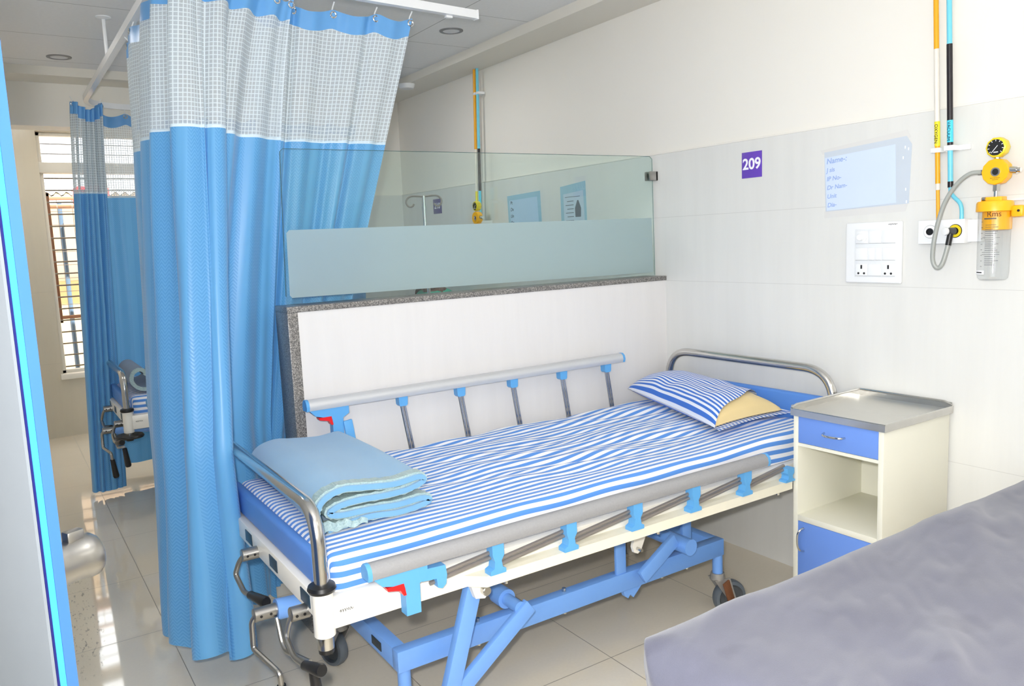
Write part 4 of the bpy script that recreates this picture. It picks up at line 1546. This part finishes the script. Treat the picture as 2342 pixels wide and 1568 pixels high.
for nm, lbl, y, y2, cols in (('gas_pipe', 'yellow oxygen pipe on the wall behind the glass screen', 4.602, 4.655, (M_PIPEY, M_PIPEW, M_LABY)), ('gas_pipe', 'light blue and black vacuum pipe on the wall behind the glass screen', 4.566, 4.61, (M_PIPEC, M_PIPEK, M_LABC))):
    p2 = thing(nm, lbl, 'pipe', (2.8, y2, 1.6), 'medical gas pipes')
    zz = [2.64, 2.105, 1.83, 1.56]
    for k, sn in enumerate(('upper_length', 'middle_length', 'lower_length')):
        a = (zz[k] - 1.6) / 1.0; b_ = (zz[k + 1] - 1.6) / 1.0
        bm = B(); cyl(bm, (2.8, lerp(y2, y, a), zz[k]), (2.8, lerp(y2, y, b_), zz[k + 1]), .0095 if k < 2 else .0085, seg=14)
        part(sn, bm, cols[k], p2)
    bm = B(); rbox(bm, 2.79, WX, y - .018, y + .012, 2.452, 2.468, .002)
    part('pipe_clip', bm, M_PLAST, p2)

# outlet box with its two ports
ob = thing('gas_outlet_box', 'white box with a white and a yellow gas port under the pipes', 'gas outlet', (2.82, 1.5, 1.42))
bm = B(); rbox(bm, 2.795, WX, 1.42, 1.582, 1.42, 1.503, .002)
part('housing', bm, M_PLAST, ob)
part('side_cover', boxes([(2.815, WX, 1.375, 1.42, 1.424, 1.50)], .002), M_PLAST, ob)
for yc, mt_, ring, nm in ((1.538, M_SIGNW, M_GREYL, 'oxygen_port'), (1.451, M_LEMON, M_INK, 'vacuum_port')):
    bm = B(); lathe(bm, [(.0225, 0), (.0235, .001), (.0225, .002), (0, .002)], (2.795, yc, 1.463), (-1, 0, 0), 32)
    r_ = part(nm, bm, ring, ob)
    bm = B(); lathe(bm, [(.0212, .0022), (.0212, .003), (.012, .003)], (2.795, yc, 1.463), (-1, 0, 0), 32, cap=False)
    part('ring', bm, mt_, r_)
    bm = B(); lathe(bm, [(.0125, .003), (.0125, .006), (.009, .006), (.0085, .004), (0, .004)], (2.795, yc, 1.463), (-1, 0, 0), 28)
    part('port_opening', bm, M_BLACK, r_)

# suction regulator with jar, and its hose
def suction(root, cx_, cy_, z0, full=True):
    """z0 = height of regulator body centre"""
    fx = (-1, 0, 0)
    bm = B(); lathe(bm, [(0, -.02), (.04, -.02), (.0425, -.016), (.0425, .012), (.040, .016), (0, .016)], (cx_, cy_, z0), fx, 12)
    bd_ = part('regulator_body', bm, M_YELLOW, root, 'amber regulator body', angle=.4)
    bm = B(); lathe(bm, [(.0145, .016), (.0145, .020), (.010, .020), (.009, .017), (0, .017)], (cx_, cy_ - .004, z0 - .001), fx, 24)
    part('dial_ring', bm, M_CHROME, bd_)
    bm = B(); lathe(bm, [(.009, .0175), (0, .0185)], (cx_, cy_ - .004, z0 - .001), fx, 20)
    part('dial_centre', bm, M_INK, bd_)
    scribble('fine_print', bd_, (cx_ - .0163, cy_ + .013, z0 - .021), (0, -1, .05), (0, 0, 1), .030, .003, 20, M_INK, 8, .0004)
    scribble('fine_print', bd_, (cx_ - .0163, cy_ + .006, z0 - .026), (0, -1, .05), (0, 0, 1), .018, .002, 14, M_INK, 9, .0004)
    bm = B(); lathe(bm, [(0, -.02), (.03, -.02), (.033, -.012), (.033, .010), (.031, .014), (.0265, .016), (.0265, .013), (0, .013)], (cx_, cy_ + .0, z0 + .077), fx, 10)
    gg = part('gauge', bm, M_LEMON, root, 'lemon yellow pressure gauge', angle=.4)
    bm = B(); lathe(bm, [(.0255, .0135), (.0255, .0145), (0, .0145)], (cx_, cy_, z0 + .077), fx, 32)
    part('gauge_face', bm, M_INK, gg, 'black dial')
    bm = B()
    for k in range(9):
        a = math.radians(-40 + 32.5 * k)
        c_ = V((cx_ - .0147, cy_ + .0195 * math.cos(a), z0 + .077 + .0195 * math.sin(a)))
        bar(bm, c_, c_ + V((0, .005 * math.cos(a), .005 * math.sin(a))), .0018, .0006, up=(1, 0, 0))
    bar(bm, (cx_ - .0148, cy_ - .006, z0 + .083), (cx_ - .0148, cy_ + .013, z0 + .060), .0016, .0006, up=(1, 0, 0))
    bar(bm, (cx_ - .0148, cy_ + .006, z0 + .062), (cx_ - .0148, cy_ - .008, z0 + .062), .003, .0006, up=(1, 0, 0))
    part('needle_and_ticks', bm, M_SIGNW, gg, 'white needle and ticks')
    bm = B(); cyl(bm, (cx_, cy_, z0 + .038), (cx_, cy_, z0 + .052), .009, seg=8)
    part('gauge_neck', bm, M_BRUSH, root)
    bm = B()
    cyl(bm, (cx_, cy_ - .04, z0 + .003), (cx_, cy_ - .062, z0), .011, seg=12); cyl(bm, (cx_, cy_ - .062, z0), (cx_, cy_ - .072, z0), .008, seg=12)
    part('outlet_nut', bm, M_STEEL, root)
    bm = B()
    cyl(bm, (cx_, cy_, z0 - .062), (cx_, cy_, z0 - .038), .0115, seg=6); cyl(bm, (cx_, cy_, z0 - .085), (cx_, cy_, z0 - .06), .007, seg=12)
    part('hex_nut', bm, M_STEEL, root)
    zc = z0 - .108
    bm = B()
    lathe(bm, [(0, .02), (.030, .02), (.034, .016), (.05, .014), (.0535, .008), (.0545, -.018), (.050, -.020), (0, -.018)], (cx_, cy_ + .002, zc), (0, 0, 1), 36)
    rbox(bm, cx_ - .028, cx_ + .01, cy_ - .03, cy_ + .034, zc + .012, zc + .028, .003)
    lid = part('jar_lid', bm, M_YELLOW, root, 'amber screw lid')
    bm = B(); cyl(bm, (cx_ - .03, cy_ + .028, zc + .022), (cx_ - .03, cy_ + .018, zc + .022), .006, seg=10)
    part('lid_screw', bm, M_BRUSH, lid)
    bm = B()
    lathe(bm, [(.042, .0), (.043, -.004), (.043, -.06), (.034, -.062)], (cx_ + .012, cy_ - .0, zc - .018), (0, 0, 1), 24)
    rbox(bm, cx_ + .0, cx_ + .03, cy_ - .082, cy_ - .045, zc - .04, zc - .002, .008)
    part('wall_bracket', bm, M_YELLOW, root, 'amber wall bracket', angle=.5)
    bm = B(); cyl(bm, (cx_ - .003, cy_ - .07, zc - .02), (cx_ + .0, cy_ - .07, zc - .02), .004, seg=10)
    part('bracket_screw', bm, M_INK, root)
    if full:
        zj = zc - .018
        bm = B()
        lathe(bm, [(.0475, 0), (.0475, -.012), (.0465, -.20), (.044, -.218), (.038, -.224), (0, -.224)], (cx_, cy_ + .002, zj), (0, 0, 1), 40, cap=False)
        jr = part('jar', bm, M_JAR, root, 'clear graduated jar')
        bm = B()
        def mark(y0_, y1_, z_, h):
            n_ = 6
            for k in range(n_):
                a0, a1 = [lerp(y0_, y1_, q / n_) for q in (k, k + 1)]
                pts = []
                for a in (a0, a1):
                    pts.append((cx_ - .0479 * math.cos(a), cy_ + .002 - .0479 * math.sin(a)))
                vs = [bm.verts.new((pts[0][0], pts[0][1], z_)), bm.verts.new((pts[1][0], pts[1][1], z_)), bm.verts.new((pts[1][0], pts[1][1], z_ + h)), bm.verts.new((pts[0][0], pts[0][1], z_ + h))]
                bm.faces.new(vs)
        for k in range(9):
            mark(-.42, -.28, zj - .035 - .018 * k, .0012)
        for k in range(20):
            ln = .55 + .18 * math.sin(k * 2.3)
            if k in (6, 13, 14):
                mark(-.3, .8, zj - .045 - .0068 * k, .0011)
            else:
                mark(-.1, ln, zj - .045 - .0068 * k, .0014)
        mark(-.2, .55, zj - .026, .004)
        part('printed_scale', bm, plain('grey_jar_print', (70, 72, 74), .5), jr, smooth=False, normals=False)
        bm = B(); lathe(bm, [(.049, 0), (.0492, .0005)], (cx_, cy_ + .002, zj - .195), (0, 0, 1), 40, cap=False)
        bm.free()
        bm = B(); mark(-.95, -.1, zj - .205, .013)
        part('maker_label', bm, M_SIGNW, jr, 'small white label', smooth=False, normals=False)
        bm = B(); mark(-.80, -.25, zj - .2005, .0035)
        for v in bm.verts:
            v.co.x -= .0006
        part('label_print', bm, M_INK, jr, smooth=False, normals=False)
        text('lettering', 'Rms', .026, (cx_ - .046, cy_ - .018, zj - .010), plain('brown_print', (120, 70, 20), .5), jr)


su = thing('suction_unit', 'amber suction regulator with gauge and clear jar at the right edge of the wall', 'suction unit', (2.77, 1.307, 1.29), 'suction units')
suction(su, 2.765, 1.308, 1.650)
part('wall_rail', boxes([(2.832, WX, 1.24, 1.40, 1.556, 1.562)], .001), M_PLAST, su)
bm = B(); cyl(bm, (2.765, 1.35, 1.652), (2.765, 1.366, 1.652), .008, seg=12)
part('hose_tail', bm, M_HUB, su)
su2 = thing('suction_unit', 'amber suction regulator with black faced gauge seen through the glass screen', 'suction unit', (2.74, 4.6, 1.29), 'suction units')
suction(su2, 2.745, 4.56, 1.650)
part('wall_rail', boxes([(2.76, WX, 4.53, 4.59, 1.61, 1.63)], .001), M_PLAST, su2)
hs = thing('suction_hose', 'grey rubber hose looping from the outlet box to the amber regulator', 'hose', (2.75, 1.44, 1.33))
bm = B()
tube(bm, smooth_path([(2.765, 1.352, 1.652), (2.757, 1.39, 1.650), (2.75, 1.432, 1.614), (2.745, 1.467, 1.551), (2.742, 1.490, 1.462), (2.742, 1.499, 1.385), (2.744, 1.494, 1.35), (2.748, 1.482, 1.338), (2.752, 1.470, 1.352), (2.758, 1.461, 1.39), (2.764, 1.455, 1.43)], 6), .0075, 12)
part('hose', bm, M_HOSE, hs)
bm = B(); cyl(bm, (2.762, 1.457, 1.415), (2.768, 1.453, 1.455), .0095, seg=16, bev=.001)
part('elbow_sleeve', bm, M_BLACK, hs)
bm = B(); cyl(bm, (2.789, 1.451, 1.463), (2.762, 1.463, 1.463), .012, seg=20)
part('probe', bm, M_HUB, hs, 'grey probe plugged into the yellow port')
bm = B(); lathe(bm, [(.0125, 0), (.014, .004), (.013, .01), (0, .0115)], (2.764, 1.464, 1.463), (-1, .3, 0), 24)
part('button_cap', bm, M_PLAST, hs, 'white button cap')

# ------------------------------------------------------------------ ceiling fittings
for lx, ly, lb_ in ((2.295, 3.997, 'round recessed ceiling light above the glass screen'), (.473, 5.436, 'round recessed ceiling light at the far left')):
    cl = thing('ceiling_light', lb_, 'light', (lx, ly, 2.64), 'recessed ceiling lights')
    bm = B(); lathe(bm, [(.045, .0), (.050, -.006), (.066, -.004), (.067, 0)], (lx, ly, 2.668), (0, 0, 1), 40, cap=False)
    part('trim_ring', bm, plain('grey_lamp_ring', (128, 128, 130), .4), cl)
    bm = B(); lathe(bm, [(.047, -.003), (.036, -.0015), (.020, -.0008), (0, -.0005)], (lx, ly, 2.668), (0, 0, 1), 32, cap=False)
    part('reflector', bm, plain('pale_lamp_reflector', (214, 216, 220), .3), cl)
bm = B(); lathe(bm, [(0, 0), (.048, 0), (.055, .008), (.06, .03), (0, .03)], (2.60, 5.2, 2.585), (0, 0, 1), 28)
props(part('ceiling_sensor', bm, M_PLAST), 'small pale round fitting under the far end of the beam', 'sensor')

# ------------------------------------------------------------------ drip stand behind the glass
iv = thing('drip_stand', 'steel drip stand with a two hook top behind the glass screen', 'drip stand', (2.3, 4.454, 0))
bm = B(); cyl(bm, (2.3, 4.454, .05), (2.3, 4.454, 1.79), .011, seg=16); cyl(bm, (2.3, 4.454, .05), (2.3, 4.454, 1.1), .015, seg=16); cyl(bm, (2.3, 4.454, 1.70), (2.3, 4.454, 1.725), .014, seg=12)
part('pole', bm, M_CHROME, iv)
def hookp(s):
    q = [(0, 1.785), (.06, 1.79), (.09, 1.785), (.108, 1.765), (.108, 1.742), (.092, 1.725), (.072, 1.728), (.062, 1.742)]
    return smooth_path([(2.3 + s * a * .86, 4.454 - s * a * .5, z) for a, z in q], 5)
for s in (-1, 1):
    bm = B(); tube(bm, hookp(s), .006, 10)
    part('hook', bm, M_DARKST, iv)
for k in range(5):
    a = k * 2 * PI / 5
    e = (2.3 + .24 * math.cos(a), 4.454 + .24 * math.sin(a), .055)
    bm = B(); tube(bm, [(2.3, 4.454, .075), e], [.013, .010], 12)
    lg = part('leg', bm, M_CHROME, iv)
    bm = B(); lathe(bm, [(.0, -.01), (.02, -.01), (.025, 0), (.02, .01), (0, .01)], (e[0], e[1], .025), (-math.sin(a), math.cos(a), 0), 18)
    part('castor', bm, M_BLACK, lg)

# ------------------------------------------------------------------ the seated person behind the partition
pn = thing('person', 'person in a green top seated on the bed behind the half wall', 'person', (2.55, 4.95, .71))
def skinned(name, joints, edges, mat, parent, label=None, sub=2):
    me = bpy.data.meshes.new(name)
    L = root_loc(parent)
    me.from_pydata([V(j[0]) - L for j in joints], edges, [])
    o = bpy.data.objects.new(name, me)
    COL.objects.link(o)
    o.parent = parent
    o.modifiers.new('skin', 'SKIN')
    for i, j in enumerate(joints):
        sv = me.skin_vertices[0].data[i]
        r = j[1]
        sv.radius = r if isinstance(r, tuple) else (r, r)
        sv.use_root = (i == 0)
    ss = o.modifiers.new('sub', 'SUBSURF'); ss.levels = sub; ss.render_levels = sub
    me.materials.append(mat)
    if label: o['label'] = label
    return o
px0, py0 = 2.60, 4.93
J = [((px0, py0, .83), (.13, .12)), ((px0 - .01, py0, .98), (.12, .14)), ((px0 + .01, py0, 1.10), (.10, .15)), ((px0 - .01, py0, 1.17), (.07, .09)), ((px0 - .07, py0, 1.235), .054), ((px0 - .125, py0, 1.30), (.082, .074)), ((px0 - .135, py0, 1.38), (.095, .078)), ((px0 - .125, py0, 1.445), (.07, .06)),
     # arms
     ((px0 - .02, py0 - .19, 1.12), .05), ((px0 - .05, py0 - .24, .92), .042), ((px0 - .24, py0 - .18, .84), .032), ((px0 - .31, py0 - .16, .835), .03),
     ((px0 - .02, py0 + .19, 1.12), .05), ((px0 - .05, py0 + .24, .92), .042), ((px0 - .24, py0 + .18, .84), .032), ((px0 - .31, py0 + .16, .835), .03),
     # legs
     ((px0 - .1, py0 - .1, .81), .085), ((px0 - .48, py0 - .12, .80), .062), ((px0 - .85, py0 - .11, .765), .045), ((px0 - .93, py0 - .11, .80), .035),
     ((px0 - .1, py0 + .1, .81), .085), ((px0 - .48, py0 + .12, .80), .062), ((px0 - .85, py0 + .11, .765), .045), ((px0 - .93, py0 + .11, .80), .035)]
Ed = [(0, 1), (1, 2), (2, 3), (3, 4), (4, 5), (5, 6), (6, 7), (2, 8), (8, 9), (9, 10), (10, 11), (2, 12), (12, 13), (13, 14), (14, 15), (0, 16), (16, 17), (17, 18), (18, 19), (0, 20), (20, 21), (21, 22), (22, 23)]
skinned('body', J, Ed, M_SKIN, pn)
def shell(name, idx, grow, mat, label):
    mp = {j: i for i, j in enumerate(idx)}
    js = [(J[i][0], tuple(x + grow for x in J[i][1]) if isinstance(J[i][1], tuple) else J[i][1] + grow) for i in idx]
    es = [(mp[a], mp[b]) for a, b in Ed if a in mp and b in mp]
    return skinned(name, js, es, mat, pn, label)
shell('green_top', [0, 1, 2, 3, 8, 9, 12, 13], .012, M_GREENC, 'green short sleeved top')
shell('trousers', [0, 16, 17, 18, 20, 21, 22], .012, M_NAVYC, 'dark trousers')
bm = B()
bmesh.ops.create_uvsphere(bm, u_segments=24, v_segments=16, radius=1)
for v in bm.verts:
    c_ = v.co
    k = 1 if c_.x > -.35 or c_.z > .45 else .86
    v.co = V((px0 - .125 + c_.x * .105 * k, py0 + c_.y * .09 * k, 1.395 + c_.z * .105 * k))
part('hair', bm, M_HAIR, pn, 'short black hair', angle=1.6)
bm = B()
lathe(bm, [(0, 0), (.012, .004), (.008, .02), (0, .026)], (px0 - .218, py0, 1.355), (-1, 0, -.3), 12)
for s in (-1, 1):
    lathe(bm, [(0, -.006), (.022, -.004), (.026, .002), (.014, .006), (0, .004)], (px0 - .125, py0 + s * .088, 1.36), (0, s, 0), 14)
part('nose_and_ears', bm, M_SKIN, pn, angle=1.6)
bm = B()
for s in (-1, 1):
    lathe(bm, [(0, -.008), (.009, -.004), (.010, 0), (.008, .004), (0, .007)], (px0 - .212, py0 + s * .032, 1.382), (-1, 0, 0), 12)
part('eyes', bm, M_SIGNW, pn, angle=1.6)
bm = B()
for s in (-1, 1):
    hb_ = V((px0 - .33, py0 + s * .16, .835))
    for k in range(4):
        tube(bm, smooth_path([hb_ + V((0, (k - 1.5) * .018, 0)), hb_ + V((-.05, (k - 1.5) * .021, .004)), hb_ + V((-.085 + .006 * abs(k - 1.5), (k - 1.5) * .021, -.012))], 4), [.0095] * 8 + [.007], 8)
    tube(bm, smooth_path([hb_ + V((.01, -s * .03, 0)), hb_ + V((-.025, -s * .05, 0)), hb_ + V((-.05, -s * .054, -.004))], 4), .0095, 8)
part('fingers', bm, M_SKIN, pn, angle=1.6)

# ------------------------------------------------------------------ light
def spot(name, loc, target, power, ang, blend, rad, col=(1, 1, 1)):
    l = bpy.data.lights.new(name, 'SPOT')
    l.energy = power; l.spot_size = math.radians(ang); l.spot_blend = blend; l.shadow_soft_size = rad; l.color = col
    o = bpy.data.objects.new(name, l); COL.objects.link(o)
    o.location = loc
    o.rotation_euler = (V(target) - V(loc)).to_track_quat('-Z', 'Y').to_euler()
    return o


fl = CAM - rt * .045 + up * .08 - fw * .02
spot('camera_flash', fl, fl + fw * 3 + up * .35, 195, 130, .5, .03, (1, .985, .96))
for lx, ly, en in ((2.0, -.6, 5), (.6, .6, 5), (.9, -1.0, 5), (1.9, 4.4, 8), (.1, 4.2, 3), (.3, 6.75, 6), (1.5, 6.75, 4)):  # added fill lamps, separate from the recessed lights in view
    l = bpy.data.lights.new('fill_lamp', 'AREA'); l.energy = en; l.shape = 'DISK'; l.size = .3; l.color = (1, .97, .92)
    o = bpy.data.objects.new('fill_lamp', l); COL.objects.link(o); o.location = (lx, ly, 2.655)
sun = bpy.data.lights.new('sun', 'SUN'); sun.energy = 34.0; sun.angle = .01; sun.color = (1, .98, .94)
so = bpy.data.objects.new('sun', sun); COL.objects.link(so)
so.rotation_euler = V((-.25, .55, -.85)).to_track_quat('-Z', 'Y').to_euler()
wd = bpy.data.worlds.new('sky'); S.world = wd; wd.use_nodes = True
wt = wd.node_tree; wt.nodes.clear()
bg = wt.nodes.new('ShaderNodeBackground'); wo = wt.nodes.new('ShaderNodeOutputWorld')
bg.inputs[0].default_value = (.95, .98, 1, 1); bg.inputs[1].default_value = 4.4
wt.links.new(bg.outputs[0], wo.inputs[0])
